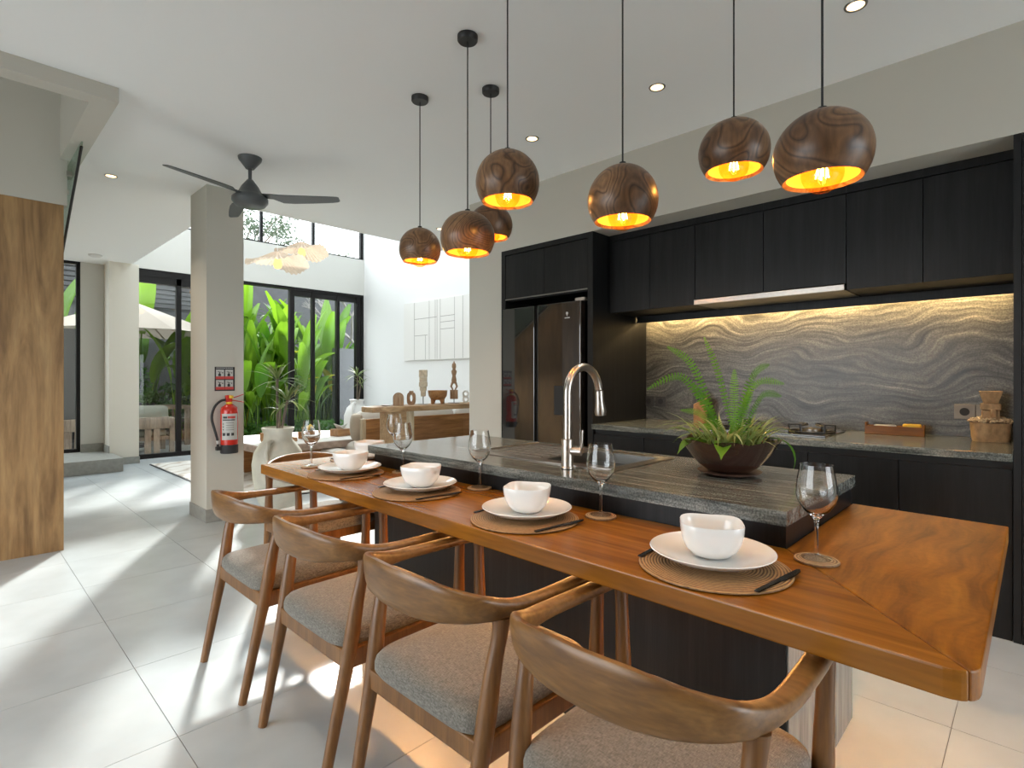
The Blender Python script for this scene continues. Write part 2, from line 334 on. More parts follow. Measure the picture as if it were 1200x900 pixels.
BS = [(0.30, (0.018, 0.017, 0.014)), (0.42, (0.062, 0.060, 0.052)), (0.52, (0.105, 0.102, 0.090)), (0.62, (0.165, 0.158, 0.137)), (0.72, (0.34, 0.315, 0.265))]
M['splash'] = flow('wavy_grey_granite', BS, (1.5, 1.5, 2.0), (0.12, 0.1, 0.62), (2.2, 2.2, 34), 0.3, 0.4, 150.0)
TB = [(0.30, (0.12, 0.038, 0.004)), (0.43, (0.21, 0.070, 0.007)), (0.55, (0.29, 0.104, 0.010)), (0.7, (0.37, 0.145, 0.016))]
M['teak_burl'] = flow('figured_teak', TB, (2.6, 1.6, 2.6), (0.30, 0.10, 0.0), (34, 3.2, 2), 0.29, 0.10, 60.0, 4.0)

for k_ in ('teak', 'teak_burl'): M[k_].node_tree.nodes['Principled BSDF'].inputs['Specular IOR Level'].default_value = 0.32

# ------------------------------------------------------------------ mesh helpers
class MB:
    def __init__(s): s.v = []; s.f = []
    def add(s, vs, fs):
        o = len(s.v); s.v += [tuple(v) for v in vs]; s.f += [tuple(i+o for i in f) for f in fs]; return s
    def box(s, x0, x1, y0, y1, z0, z1):
        return s.add([(x0,y0,z0),(x1,y0,z0),(x1,y1,z0),(x0,y1,z0),(x0,y0,z1),(x1,y0,z1),(x1,y1,z1),(x0,y1,z1)],
                     [(0,3,2,1),(4,5,6,7),(0,1,5,4),(1,2,6,5),(2,3,7,6),(3,0,4,7)])
    def prism(s, poly, z0, z1):
        n = len(poly)
        vs = [(p[0],p[1],z0) for p in poly]+[(p[0],p[1],z1) for p in poly]
        return s.add(vs, [tuple(reversed(range(n))), tuple(range(n,2*n))]+[(i,(i+1)%n,n+(i+1)%n,n+i) for i in range(n)])
    def prism_axis(s, poly, a0, a1, axis):
        """poly in the plane normal to axis: 'x' -> (y,z); 'y' -> (x,z)"""
        n = len(poly)
        if axis == 'y': mk = lambda p, a: (p[0], a, p[1])
        else: mk = lambda p, a: (a, p[0], p[1])
        vs = [mk(p,a0) for p in poly]+[mk(p,a1) for p in poly]
        fs = [tuple(range(n)), tuple(reversed(range(n,2*n)))]+[(i,n+i,n+(i+1)%n,(i+1)%n) for i in range(n)]
        return s.add(vs, fs)
    def lathe(s, prof, seg=32, c=(0,0,0), cap=True):
        n = len(prof); vs = []
        for k in range(seg):
            a = 2*PI*k/seg
            for r, z in prof: vs.append((c[0]+r*math.cos(a), c[1]+r*math.sin(a), c[2]+z))
        fs = []
        for k in range(seg):
            k2 = (k+1)%seg
            for i in range(n-1): fs.append((k*n+i, k2*n+i, k2*n+i+1, k*n+i+1))
        if cap:
            if prof[0][0] > 1e-5: fs.append(tuple(reversed([k*n for k in range(seg)])))
            if prof[-1][0] > 1e-5: fs.append(tuple(k*n+n-1 for k in range(seg)))
        return s.add(vs, fs)
    def tube(s, pts, rad, seg=10, cap=True, flat=1.0):
        pts = [Vector(p) for p in pts]; n = len(pts)
        if not isinstance(rad, (list, tuple)): rad = [rad]*n
        T = []
        for i in range(n):
            d = (pts[min(i+1,n-1)]-pts[max(i-1,0)]); T.append(d.normalized() if d.length > 1e-9 else Vector((0,0,1)))
        u = T[0].cross(Vector((0,0,1)))
        if u.length < 1e-3: u = T[0].cross(Vector((0,1,0)))
        u.normalize(); vs = []
        for i in range(n):
            u = (u-T[i]*u.dot(T[i])).normalized(); w = T[i].cross(u)
            for k in range(seg):
                a = 2*PI*k/seg
                vs.append(pts[i]+u*(rad[i]*math.cos(a))+w*(rad[i]*flat*math.sin(a)))
        fs = []
        for i in range(n-1):
            for k in range(seg):
                k2 = (k+1)%seg
                fs.append((i*seg+k, i*seg+k2, (i+1)*seg+k2, (i+1)*seg+k))
        if cap: fs += [tuple(reversed(range(seg))), tuple((n-1)*seg+k for k in range(seg))]
        return s.add(vs, fs)
    def rings(s, rings, cap=True):
        n = len(rings[0]); vs = [p for r in rings for p in r]; fs = []
        for i in range(len(rings)-1):
            for k in range(n):
                k2 = (k+1)%n
                fs.append((i*n+k, i*n+k2, (i+1)*n+k2, (i+1)*n+k))
        if cap: fs += [tuple(reversed(range(n))), tuple((len(rings)-1)*n+k for k in range(n))]
        return s.add(vs, fs)
    def mesh(s, name, mat, smooth=None, bevel=0.0, seg=2):
        me = bpy.data.meshes.new(name); me.from_pydata(s.v, [], s.f)
        bm = bmesh.new(); bm.from_mesh(me)
        bmesh.ops.recalc_face_normals(bm, faces=bm.faces)
        if bevel > 0:
            ed = [e for e in bm.edges if len(e.link_faces) == 2 and e.calc_face_angle(0) > 0.6]
            bmesh.ops.bevel(bm, geom=ed, offset=bevel, segments=seg, profile=0.6, affect='EDGES', clamp_overlap=True)
        bm.to_mesh(me); bm.free()
        if mat is not None: me.materials.append(M[mat] if isinstance(mat, str) else mat)
        if smooth is not None:
            for p in me.polygons: p.use_smooth = True
            me.set_sharp_from_angle(angle=math.radians(smooth if smooth else 40))
        return me
    def build(s, name, mat, parent=None, smooth=None, bevel=0.0, loc=(0,0,0), rz=0.0, seg=2):
        return link(name, s.mesh(name, mat, smooth, bevel, seg), parent, loc, rz)
def link(name, me, parent=None, loc=(0,0,0), rz=0.0, scale=None, rot=None):
    o = bpy.data.objects.new(name, me); COL.objects.link(o)
    o.location = loc; o.rotation_euler = rot if rot is not None else (0,0,rz)
    if scale is not None: o.scale = scale
    if parent is not None: o.parent = parent
    return o
def tag(o, label=None, cat=None, group=None, kind=None):
    if label: o['label'] = label
    if cat: o['category'] = cat
    if group: o['group'] = group
    if kind: o['kind'] = kind
    return o
def thing(name, label, cat, loc=(0,0,0), rz=0.0, group=None):
    o = bpy.data.objects.new(name, None); COL.objects.link(o)
    o.empty_display_size = 0.1
    o.location = loc; o.rotation_euler = (0,0,rz)
    return tag(o, label, cat, group)
def box(name, b, mat, parent=None, bevel=0.0, loc=(0,0,0), rz=0.0):
    return MB().box(*b).build(name, mat, parent, None, bevel, loc, rz)
def struct(name, mb, mat, label, cat=None, parent=None, **kw):
    o = mb.build(name, mat, parent, **kw)
    if parent is None: tag(o, label, cat or name.split('_')[0], kind='structure')
    return o
def copy_tree(o, parent=None):
    c = o.copy(); COL.objects.link(c); c.parent = parent
    for ch in list(o.children): copy_tree(ch, c)
    return c
def catmull(P, n):
    out = []; m = len(P)
    for i in range(m-1):
        p0 = P[max(i-1,0)]; p1 = P[i]; p2 = P[i+1]; p3 = P[min(i+2,m-1)]
        for k in range(n):
            t = k/n
            out.append(tuple(0.5*(2*b+(c-a)*t+(2*a-5*b+4*c-d)*t*t+(3*b-a-3*c+d)*t**3) for a,b,c,d in zip(p0,p1,p2,p3)))
    out.append(tuple(P[-1])); return out
def superell(hx, hy, n, seg, cx=0, cy=0, z=0):
    r = []
    for k in range(seg):
        a = 2*PI*k/seg; c, s_ = math.cos(a), math.sin(a)
        r.append((cx+hx*math.copysign(abs(c)**(2/n), c), cy+hy*math.copysign(abs(s_)**(2/n), s_), z))
    return r
def pad(cx, cy, z0, z1, hx, hy, n=6, seg=40, dome=0.25):
    """cushion: rounded-square outline, soft edges, domed top"""
    mb = MB(); h = z1-z0; rs = []
    for f, t in [(0.90,0),(0.965,0.06),(1.0,0.22),(1.0,0.42),(0.985,0.6),(0.94,0.75),(0.84,0.86),(0.65,0.94),(0.4,0.985),(0.12,1.0)]:
        rs.append(superell(hx*f if t < 0.7 else hx*f, hy*f, n if t < 0.8 else max(2.5, n*0.6), seg, cx, cy, z0+h*t))
    mb.rings(rs); return mb
CEIL = 2.93

# ------------------------------------------------------------------ structure: floor
floor = struct('floor', MB().box(-9.92, 2.6, -2.8, 5.91, -0.12, -0.003), 'grout', 'pale grey stone tile floor running through the whole room', 'floor')
tp = 0.645; tx0 = -2.80; ty0 = 0.555; gap = 0.0012
full = MB().box(-tp/2+gap, tp/2-gap, -tp/2+gap, tp/2-gap, -0.0028, 0.0).mesh('tile', 'tile')
for i in range(-12, 10):
    for j in range(-7, 10):
        x0, x1 = tx0+i*tp, tx0+(i+1)*tp; y0, y1 = ty0+j*tp, ty0+(j+1)*tp
        X0, X1 = max(x0,-9.92), min(x1,2.6); Y0, Y1 = max(y0,-2.8), min(y1,5.91)
        if X1-X0 < 0.02 or Y1-Y0 < 0.02: continue
        if X0 > -3.9 and Y0 > 3.55: continue
        if X1 < -5.2 and Y1 < 0.5: continue
        if Y1 < -0.7 : continue
        if X0 == x0 and X1 == x1 and Y0 == y0 and Y1 == y1:
            link('tile', full, floor, ((x0+x1)/2, (y0+y1)/2, 0))
        else: box('tile', (X0+gap, X1-gap, Y0+gap, Y1-gap, -0.0028, 0.0), 'tile', floor)

# ceiling with the stair opening
mb = MB()
mb.box(-3.94, 2.6, -2.8, 3.5, CEIL, CEIL+0.3)
mb.box(-5.62, -3.94, 0.562, 5.91, CEIL, CEIL+0.3)
mb.box(-3.94, -3.85, 3.5, 5.91, CEIL, CEIL+0.3)
mb.box(-9.92, -5.62, 0.562, 1.864, CEIL, CEIL+0.3)
struct('ceiling', mb, 'ceil', 'smooth off-white ceiling over kitchen and passage', 'ceiling')
mb = MB()
mb.box(-3.94, -3.82, -2.8, 0.682, CEIL-0.085, CEIL-0.0005); mb.box(-5.6, -3.94, 0.562, 0.682, CEIL-0.085, CEIL-0.0005); mb.box(-5.1, -3.941, 0.5595, 0.5618, CEIL-0.085, CEIL+0.3)  # last box: lining sheet added in darker paint to shade the opening's inner face
struct('trim_1', mb, 'wall', 'shallow painted trim framing the stairwell opening in the ceiling', 'trim')
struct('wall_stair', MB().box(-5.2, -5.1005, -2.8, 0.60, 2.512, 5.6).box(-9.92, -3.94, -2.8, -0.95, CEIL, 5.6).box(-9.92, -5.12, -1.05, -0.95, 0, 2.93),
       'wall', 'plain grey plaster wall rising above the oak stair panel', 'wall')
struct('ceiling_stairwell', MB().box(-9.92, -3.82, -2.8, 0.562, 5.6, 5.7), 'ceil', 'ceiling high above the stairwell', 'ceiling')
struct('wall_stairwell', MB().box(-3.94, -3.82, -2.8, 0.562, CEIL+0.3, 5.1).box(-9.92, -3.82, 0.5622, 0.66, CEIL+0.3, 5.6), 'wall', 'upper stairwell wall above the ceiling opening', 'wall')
# high living-room void
ru = thing('ceiling_upper', 'glazed roof high above the living room void', 'ceiling'); ru['kind'] = 'structure'
for k in range(5): MB().box(-10.0, -5.5, 1.75+k*0.86, 1.75+k*0.86+0.85, 6.21, 6.22).build('roof_pane', 'roof_pane', ru)
for k in range(6): MB().box(-10.0, -5.5, 1.72+k*0.86, 1.77+k*0.86, 6.2, 6.26).build('roof_bar', 'frame', ru)
struct('wall_void', MB().box(-5.62, -5.5, 1.864, 5.91, CEIL+0.3, 6.2).box(-9.92, -5.62, 1.75, 1.864, CEIL+0.3, 6.2), 'white_wall', 'upper walls around the double-height void', 'wall')
# right wall of the living room
struct('wall_right', MB().box(-10.05, -3.85, 5.91, 6.05, 0, 6.2), 'white_wall', 'bright white living room wall behind the sofa', 'wall')
# kitchen wall: stub beside fridge, bulkhead, back wall
mb = MB()
mb.box(-3.953, -3.515, 3.5, 5.90, 0, CEIL); mb.box(-3.515, 2.6, 3.5, 4.45, 2.405, CEIL); mb.box(-3.515, 2.6, 4.345, 4.45, 0, 2.405)
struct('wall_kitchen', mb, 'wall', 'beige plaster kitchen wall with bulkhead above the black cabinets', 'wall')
# far wall with door and clerestory openings
mb = MB()
mb.box(-10.05, -9.92, -1.05, -0.4, 0, 6.2)
mb.box(-10.05, -9.92, 1.317, 1.975, 0, 6.2)
mb.box(-10.05, -9.92, -0.4, 1.317, 0, 0.185); mb.box(-10.05, -9.92, -0.4, 1.317, 2.955, 6.2)
mb.box(-10.05, -9.92, 1.975, 5.91, 2.95, 3.67)
mb.box(-10.05, -9.92, 1.975, 5.91, 6.1, 6.2)
struct('wall_far', mb, 'far_wall', 'far wall with tall black-framed glass doors and clerestory above', 'wall')
struct('wall_far_pier', MB().box(-9.92, -9.55, 1.59, 1.95, 0, CEIL), 'cream', 'cream pier standing between narrow window and glass door', 'wall')
struct('baseboard_pier', MB().box(-9.56, -9.54, 1.58, 1.96, 0, 0.10).box(-9.92,-9.545,1.58,1.595,0.18,0.28), 'skirting', 'grey stone skirting around the cream pier', 'baseboard')
struct('baseboard_far', MB().box(-9.92, -9.905, 1.317, 1.58, 0.18, 0.30), 'skirting', 'grey stone skirting above the stone step', 'baseboard')
# unseen side and back walls, openings added to bring in fill daylight
mb = MB()
mb.box(2.6, 2.75, -2.8, 0.9, 0, CEIL); mb.box(2.6, 2.75, 3.0, 4.45, 0, CEIL); mb.box(2.6, 2.75, 0.9, 3.0, 2.3, CEIL)
struct('wall_near', mb, 'wall', 'unseen end wall with a wide opening added for daylight', 'wall')
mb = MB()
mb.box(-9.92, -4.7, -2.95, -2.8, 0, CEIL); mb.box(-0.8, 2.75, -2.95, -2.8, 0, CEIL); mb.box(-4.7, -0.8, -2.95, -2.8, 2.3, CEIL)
struct('wall_left', mb, 'wall', 'unseen side wall with a wide opening added for daylight', 'wall')
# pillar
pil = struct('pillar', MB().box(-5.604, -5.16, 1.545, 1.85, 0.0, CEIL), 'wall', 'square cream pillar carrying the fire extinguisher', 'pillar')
struct('baseboard_pillar', MB().box(-5.612, -5.152, 1.537, 1.858, 0.0, 0.115), 'skirting', 'grey stone skirting at the foot of the pillar', 'baseboard')
# step and oak stair side
t = struct('step', MB().box(-9.92, -8.85, -0.9, 1.63, 0, 0.18), 'skirting', 'low grey stone step below the narrow window', 'step', bevel=0.006)
st = thing('stair_enclosure', 'oak-clad stair side at the left edge with glass guard', 'staircase', (-5.1, 0.58, 0))
mb = MB().prism_axis([(-3.7, 0), (0.0, 0), (0.0, 2.51), (-3.7, 0.13)], -1.5, 0.0, 'y')
mb.build('oak_panel', 'oak', st)
MB().prism_axis([(-3.3, 0.40), (0.46, 2.82), (0.49, 2.842), (-0.75, 2.842), (-3.3, 1.2)], 0.036, 0.046, 'y').build('glass_guard', 'guard_glass', st)
MB().tube([(-3.3, 0.041, 0.395), (0.46, 0.041, 2.815)], 0.009, 8).build('guard_rail', 'black', st)
for xx in (-0.05, 0.1): MB().box(xx-0.015, xx+0.015, 0.0, 0.035, 2.64+xx*0.64, 2.67+xx*0.64).build('glass_clamp', 'steel', st)

# ------------------------------------------------------------------ glazing
XF = -9.985
def glazed(name, label, y0, y1, z0, z1, stiles, panes, w=0.05, d=0.07, head=0.06, foot=0.05, extra=None):
    o = thing(name, label, name.split('_')[0], (XF, y0, z0)); o['kind'] = 'structure'
    H = z1-z0; L = y1-y0
    MB().box(-d/2, d/2, 0, L, H-head, H).build('frame_head', 'frame', o)
    if foot: MB().box(-d/2, d/2, 0, L, 0, foot).build('frame_sill', 'frame', o)
    MB().box(-d/2, d/2, 0, w, foot, H-head).build('frame_jamb', 'frame', o)
    MB().box(-d/2, d/2, L-w, L, foot, H-head).build('frame_jamb', 'frame', o)
    for (a, ww) in stiles: MB().box(-d/2+0.005, d/2-0.005, a-y0-ww/2, a-y0+ww/2, foot, H-head).build('stile', 'frame', o)
    for (a, b) in panes: MB().box(-0.004, 0.004, a-y0, b-y0, foot, H-head).build('pane', 'pane', o)
    return o
glazed('window_1', 'tall window beside the oak stair panel, widened out of sight for daylight', -0.4, 1.317, 0.185, 2.955, [(0.5, 0.05)], [(-0.36, 0.48), (0.52, 1.28)], 0.045)  # unseen left part added behind the stair panel to brighten the passage
d1 = glazed('door_1', 'black-framed glass door facing the parasol terrace', 1.978, 3.25, 0.0, 2.95, [(2.575, 0.07)], [(2.02, 2.55), (2.6, 3.2)], 0.05, 0.08, 0.10, 0.07)
MB().box(-0.035, 0.035, 0.05, 1.22, 2.74, 2.85).build('top_rail', 'frame', d1)
d2 = glazed('door_2', 'wide black-framed sliding door open onto tropical garden', 3.25, 5.905, 0.0, 2.95, [(4.424, 0.085), (4.84, 0.055), (5.35, 0.055), (5.79, 0.10)], [(4.45, 4.82), (4.86, 5.33), (5.37, 5.75)], 0.05, 0.10, 0.05, 0.03)
MB().box(-0.03, 0.03, 1.13, 2.6, 2.79, 2.90).build('top_rail', 'frame', d2)
MB().box(0.03, 0.045, 1.15, 1.2, 0.95, 1.1).build('handle', 'black', d2)
glazed('window_2', 'clerestory window strip high above the glass doors', 1.98, 5.905, 3.67, 6.1, [(2.905, 0.05), (3.876, 0.05), (4.848, 0.05)], [(2.0, 2.9), (2.9, 3.87), (3.88, 4.84), (4.85, 5.85)], 0.06, 0.07, 0.05, 0.03)

# ------------------------------------------------------------------ kitchen run
def slab(name, x0, x1, y0, y1, z0, z1, mat, label, cat, bevel=0.004):
    cx, cy_ = (x0+x1)/2, (y0+y1)/2
    o = MB().box(x0-cx, x1-cx, y0-cy_, y1-cy_, 0, z1-z0).build(name, mat, None, None, bevel, (cx, cy_, z0))
    return tag(o, label, cat)
KF = 3.5
slab('backsplash', -2.60, -0.082, 4.31, 4.343, 0.893, 1.80, 'splash', 'swirling grey granite backsplash behind the hob', 'backsplash', 0.001)
slab('worktop', -2.508, -0.082, 3.492, 4.309, 0.853, 0.8925, 'granite', 'long grey granite worktop under the lit backsplash', 'worktop')
bs = [-2.508, -2.058, -1.52, -0.97, -0.53, -0.082]
names = ['beside the refrigerator', 'second from the refrigerator', 'third from the refrigerator', 'under the hob, second from the right', 'at the right end under the carved figure']
for i in range(5):
    x0, x1 = bs[i], bs[i+1]
    c = thing('base_cabinet', 'black oak base cabinet '+names[i], 'cabinet', ((x0+x1)/2, 0, 0), group='black base cabinets along the kitchen wall')
    hw = (x1-x0)/2-0.0004
    box('body', (-hw, hw, 3.535, 4.308, 0.0, 0.852), 'dark_in', c)
    box('door', (-hw+0.0015, hw-0.0015, 3.512, 3.534, 0.0, 0.815), 'lam', c, 0.001)
us = [-2.495, -2.128, -1.768, -1.295, -0.819, -0.451, -0.0825]
un = ['beside the fridge enclosure', 'second from the fridge enclosure', 'above the left half of the hood', 'above the right half of the hood', 'just right of the hood', 'at the far right end of the row']
for i in range(6):
    x0, x1 = us[i], us[i+1]
    c = thing('wall_cabinet', 'black oak wall cabinet '+un[i], 'cabinet', ((x0+x1)/2, 0, 0), group='black wall cabinets above the backsplash')
    hw = (x1-x0)/2-0.0004; zb = 1.82 if i in (2, 3) else 1.78
    box('body', (-hw, hw, 3.745, 4.308, zb+0.002, 2.404), 'lam', c)
    box('door', (-hw+0.0015, hw-0.0015, 3.722, 3.744, zb, 2.352), 'lam', c, 0.001)
    box('fascia', (-hw, hw, 3.722, 3.744, 2.357, 2.404), 'lam', c)
hd = thing('cooker_hood', 'slim steel cooker hood under the black wall cabinets', 'hood', (-1.293, 3.72, 1.775))
MB().box(-0.47, 0.47, -0.025, 0.0, 0.0, 0.036).build('front_strip', 'steel', hd, None, 0.003)
MB().box(-0.468, 0.468, 0.002, 0.36, 0.004, 0.036).build('body', 'steel_in', hd)
ls = thing('led_light', 'warm strip light hidden at the top of the backsplash', 'light', (-1.29, 4.2, 1.72))
MB().box(-1.205, 1.205, -0.06, -0.04, 0.008, 0.0618).box(-0.474, 0.471, -0.06, -0.04, 0.0618, 0.1005).build('shield', 'lam', ls)
MB().box(-1.19, 1.19, 0.035, 0.06, 0.045, 0.055).build('strip', 'led', ls)
# refrigerator enclosure
fe = thing('fridge_enclosure', 'tall black oak enclosure framing the refrigerator', 'cabinet', (-3.01, 3.5, 0))
box('side_panel', (0.46, 0.509, 0, 0.84, 0, 2.404), 'lam_side', fe); box('side_panel', (-0.503, -0.455, 0, 0.84, 0, 2.404), 'lam', fe)
box('top_panel', (-0.455, 0.46, 0.0, 0.84, 2.362, 2.404), 'lam', fe)
box('back_panel', (-0.455, 0.46, 0.80, 0.84, 0, 2.362), 'dark_in', fe)
box('shelf', (-0.455, 0.46, 0.03, 0.80, 1.945, 1.962), 'lam', fe)
box('door', (-0.452, 0.003, 0.003, 0.025, 1.966, 2.356), 'lam', fe, 0.001); box('door', (0.007, 0.457, 0.003, 0.025, 1.966, 2.356), 'lam', fe, 0.001)
box('door_grip', (-0.452, 0.457, 0.0, 0.004, 1.955, 1.964), 'steel_in', fe)
# refrigerator
fr = thing('refrigerator', 'black glass side-by-side refrigerator with water dispenser', 'refrigerator', (-3.035, 3.49, 0))
box('body', (-0.415, 0.415, 0.05, 0.75, 0.02, 1.86), 'fridge_body', fr)
box('door', (-0.435, -0.055, -0.02, 0.045, 0.05, 1.87), 'fridge', fr, 0.004)
rd = box('door', (-0.012, 0.432, -0.02, 0.045, 0.05, 1.87), 'fridge', fr, 0.004)
box('handle_channel', (-0.052, -0.015, 0.01, 0.045, 0.05, 1.86), 'dark_in', fr)
box('door_edge', (0.4325, 0.437, -0.018, 0.045, 0.05, 1.87), 'steel', fr)
dp = box('dispenser', (0.17, 0.30, -0.024, -0.0205, 0.95, 1.19), 'dark_in', rd); box('dispenser_rim', (0.285, 0.305, -0.028, -0.0245, 0.945, 1.195), 'steel', rd)
box('hinge_cover', (0.37, 0.46, 0.0, 0.06, 1.872, 1.895), 'sock_grey', fr)
mb = MB().box(0.30, 0.306, -0.0222, -0.0205, 1.755, 1.785)
mb.tube([(0.303 + 0.009*math.sin(a), -0.0215, 1.777+0.009*math.cos(a)) for a in [k*PI/8 for k in range(17)]], 0.0025, 6)
mb.box(0.28, 0.33, -0.0222, -0.0205, 1.737, 1.744)
mb.build('emblem', 'paper', rd)
# tall unit at the right edge
tc = thing('tall_cabinet', 'tall black cabinet side at the right edge of the kitchen', 'cabinet', (0.42, 3.5, 0))
box('body', (-0.47, 0.5, 0.02, 0.84, 0, 2.404), 'dark_in', tc); box('side_panel', (-0.50, -0.472, 0, 0.84, 0, 2.404), 'lam', tc)
box('door', (-0.47, 0.01, -0.002, 0.018, 0.0, 2.40), 'lam', tc); box('door', (0.014, 0.5, -0.002, 0.018, 0.0, 2.40), 'lam', tc)
# sockets
def socket(x, z, mat, label):
    s_ = thing('wall_socket', label, 'socket', (x, 4.31, z), group='sockets on the backsplash')
    MB().box(-0.05, 0.05, -0.012, 0, -0.045, 0.045).build('plate', mat, s_, None, 0.003)
    mb = MB(); mb.lathe([(0, 0), (0.022, 0), (0.024, 0.004), (0, 0.004)], 20)
    o = mb.build('cup', 'ink', s_, 40); o.rotation_euler = (PI/2, 0, 0); o.location = (0, -0.0122, 0)
socket(-2.469, 1.05, 'sock_dark', 'dark wall socket nearest the fridge enclosure')
socket(-2.353, 1.05, 'sock_dark', 'dark wall socket second from the fridge enclosure')
socket(-0.317, 1.047, 'sock_grey', 'light grey wall socket left of the carved figure')
socket(-0.213, 1.047, 'sock_grey', 'light grey wall socket half behind the carved figure')
# hob
hb = thing('gas_hob', 'black gas hob with cast grates on the granite worktop', 'hob', (-1.32, 3.92, 0.8930))
MB().box(-0.40, 0.40, -0.24, 0.24, 0, 0.008).build('plate', 'fridge', hb, None, 0.002)
for bx in (-0.20, 0.26):
    MB().lathe([(0, 0.008), (0.055, 0.008), (0.055, 0.028), (0.03, 0.034), (0, 0.034)], 24, (bx, 0, 0)).build('burner', 'steel', hb, 40)
    mb = MB()
    mb.tube([(bx+0.13*math.cos(a), 0.13*math.sin(a), 0.012) for a in [k*PI/12 for k in range(25)]], 0.008, 6)
    for k in range(6):
        a = k*PI/3+0.3
        mb.tube([(bx+0.13*math.cos(a), 0.13*math.sin(a), 0.01), (bx+0.135*math.cos(a), 0.135*math.sin(a), 0.055), (bx+0.05*math.cos(a), 0.05*math.sin(a), 0.058)], 0.007, 6)
    mb.build('grate', 'black', hb, 40)
# condiment tray
tr = thing('condiment_tray', 'small teak tray holding a yellow packet on the worktop', 'tray', (-0.65, 4.17, 0.8930), 0.05)
MB().box(-0.15, 0.15, -0.04, 0.04, 0, 0.01).box(-0.15, 0.15, -0.045, -0.035, 0, 0.055).box(-0.15, 0.15, 0.035, 0.045, 0, 0.055).build('body', 'teak', tr, None, 0.002)
MB().box(-0.155, -0.145, -0.045, 0.045, 0, 0.075).build('end', 'teak', tr, None, 0.003); MB().box(0.145, 0.155, -0.045, 0.045, 0, 0.068).build('end', 'teak', tr, None, 0.003)
o = MB().box(-0.047, 0.047, -0.025, 0.025, 0, 0.06).build('packet', 'yellow', None, None, 0.008, (-0.56, 4.172, 0.9045), 0.05); tag(o, 'yellow packet standing in the teak tray', 'packet')
MB().box(-0.035, 0.02, -0.026, -0.0252, 0.035, 0.043).build('print', 'ink', o)
o = MB().box(-0.06, 0.06, -0.02, 0.02, 0, 0.05).build('napkin_bundle', 'paper', None, None, 0.01, (-0.70, 4.165, 0.9045), 0.05); tag(o, 'white napkin bundle lying in the teak tray', 'napkins')
# carved figure on basket
cf = thing('carved_figure', 'wooden head planter with bead collar beside the sockets', 'ornament', (-0.19, 4.11, 0.8930), 0.25)
rs = [superell(0.085*f, 0.06*f, 4, 28, 0, 0, z) for f, z in [(0.92, 0), (0.97, 0.02), (1.0, 0.06), (1.03, 0.105)]]
MB().rings(rs).build('torso', 'pale_carved', cf, 40)
bd = MB()
for k in range(260):
    a = random.random()*2*PI; rr = math.sqrt(random.random())
    bd.lathe([(0, -0.008), (0.006, -0.004), (0.008, 0), (0.006, 0.004), (0, 0.008)], 6, (0.095*rr*math.cos(a), 0.066*rr*math.sin(a), 0.108+0.028*math.sqrt(max(0, 1-rr*rr))+random.uniform(-0.004, 0.004)))
tag(bd.build('bead_collar', 'bead', cf, 60), kind='stuff')
MB().prism([(-0.045, -0.04), (0.03, -0.055), (0.045, 0.03), (-0.03, 0.05)], 0.125, 0.18).build('jaw', 'pale_carved', cf, None, 0.008)
MB().prism([(-0.052, -0.045), (0.035, -0.06), (0.052, 0.035), (-0.035, 0.055)], 0.18, 0.215).build('brow', 'pale_carved', cf, None, 0.006)
a_ = [(-0.036, -0.03), (0.024, -0.045), (0.036, 0.024), (-0.024, 0.04)]
MB().rings([[(x*1.0, y, 0.215) for x, y in a_], [(x*1.7, y*1.5, 0.285) for x, y in a_]]).build('crown', 'pale_carved', cf, None, 0.003)
MB().box(-0.012, 0.012, -0.068, -0.045, 0.14, 0.185).build('nose', 'pale_carved', cf, None, 0.004)
# knife block
kb = thing('knife_block', 'dark wooden knife block half hidden behind the fern', 'knife block', (-1.95, 4.2, 0.8930), 0.4)
MB().prism_axis([(-0.05, 0), (0.05, 0), (0.05, 0.20), (-0.05, 0.15)], -0.045, 0.045, 'y').build('block', 'sofa_wood', kb, None, 0.004)
for k in range(3): MB().box(-0.02+k*0.02, -0.008+k*0.02, -0.01, 0.01, 0.16+k*0.008, 0.24+k*0.005).build('handle', 'black', kb, None, 0.003)

# ------------------------------------------------------------------ island
isl = thing('kitchen_island', 'black oak kitchen island with grey granite top', 'island', (-1.54, 1.95, 0))
box('body', (-1.03, 1.045, -0.355, 0.37, 0, 0.849), 'lam_side', isl)
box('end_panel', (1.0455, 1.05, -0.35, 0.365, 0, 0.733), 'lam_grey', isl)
# granite top with a cut-out for the sink
SX0, SX1, SY0, SY1 = -0.44, 0.36, -0.17, 0.30
X0, X1, Y0, Y1 = -1.05, 1.055, -0.385, 0.387
mb = MB()
mb.box(X0, SX0, Y0, Y1, 0.85, 0.89); mb.box(SX1, X1, Y0, Y1, 0.85, 0.89); mb.box(SX0, SX1, Y0, SY0, 0.85, 0.89); mb.box(SX0, SX1, SY1, Y1, 0.85, 0.89)
gt = mb.build('granite_top', 'granite', isl)
sk = thing('sink', 'brushed steel sink with ribbed drainboard in the island', 'sink', (-1.54, 1.95, 0.892))
mb = MB()
bx0, bx1, by0, by1 = -0.02, 0.32, -0.12, 0.25
mb.box(SX0-0.01, bx0, SY0-0.01, SY1+0.01, -0.001, 0.003); mb.box(bx1, SX1+0.01, SY0-0.01, SY1+0.01, -0.001, 0.003)
mb.box(bx0, bx1, SY0-0.01, by0, -0.001, 0.003); mb.box(bx0, bx1, by1, SY1+0.01, -0.001, 0.003)
mb.build('deck', 'steel', sk)
mb = MB(); D = -0.19
mb.add([(bx0, by0, 0), (bx1, by0, 0), (bx1, by1, 0), (bx0, by1, 0), (bx0, by0, D), (bx1, by0, D), (bx1, by1, D), (bx0, by1, D)],
       [(4, 5, 6, 7), (0, 1, 5, 4), (1, 2, 6, 5), (2, 3, 7, 6), (3, 0, 4, 7)])
mb.build('basin', 'steel_in', sk)
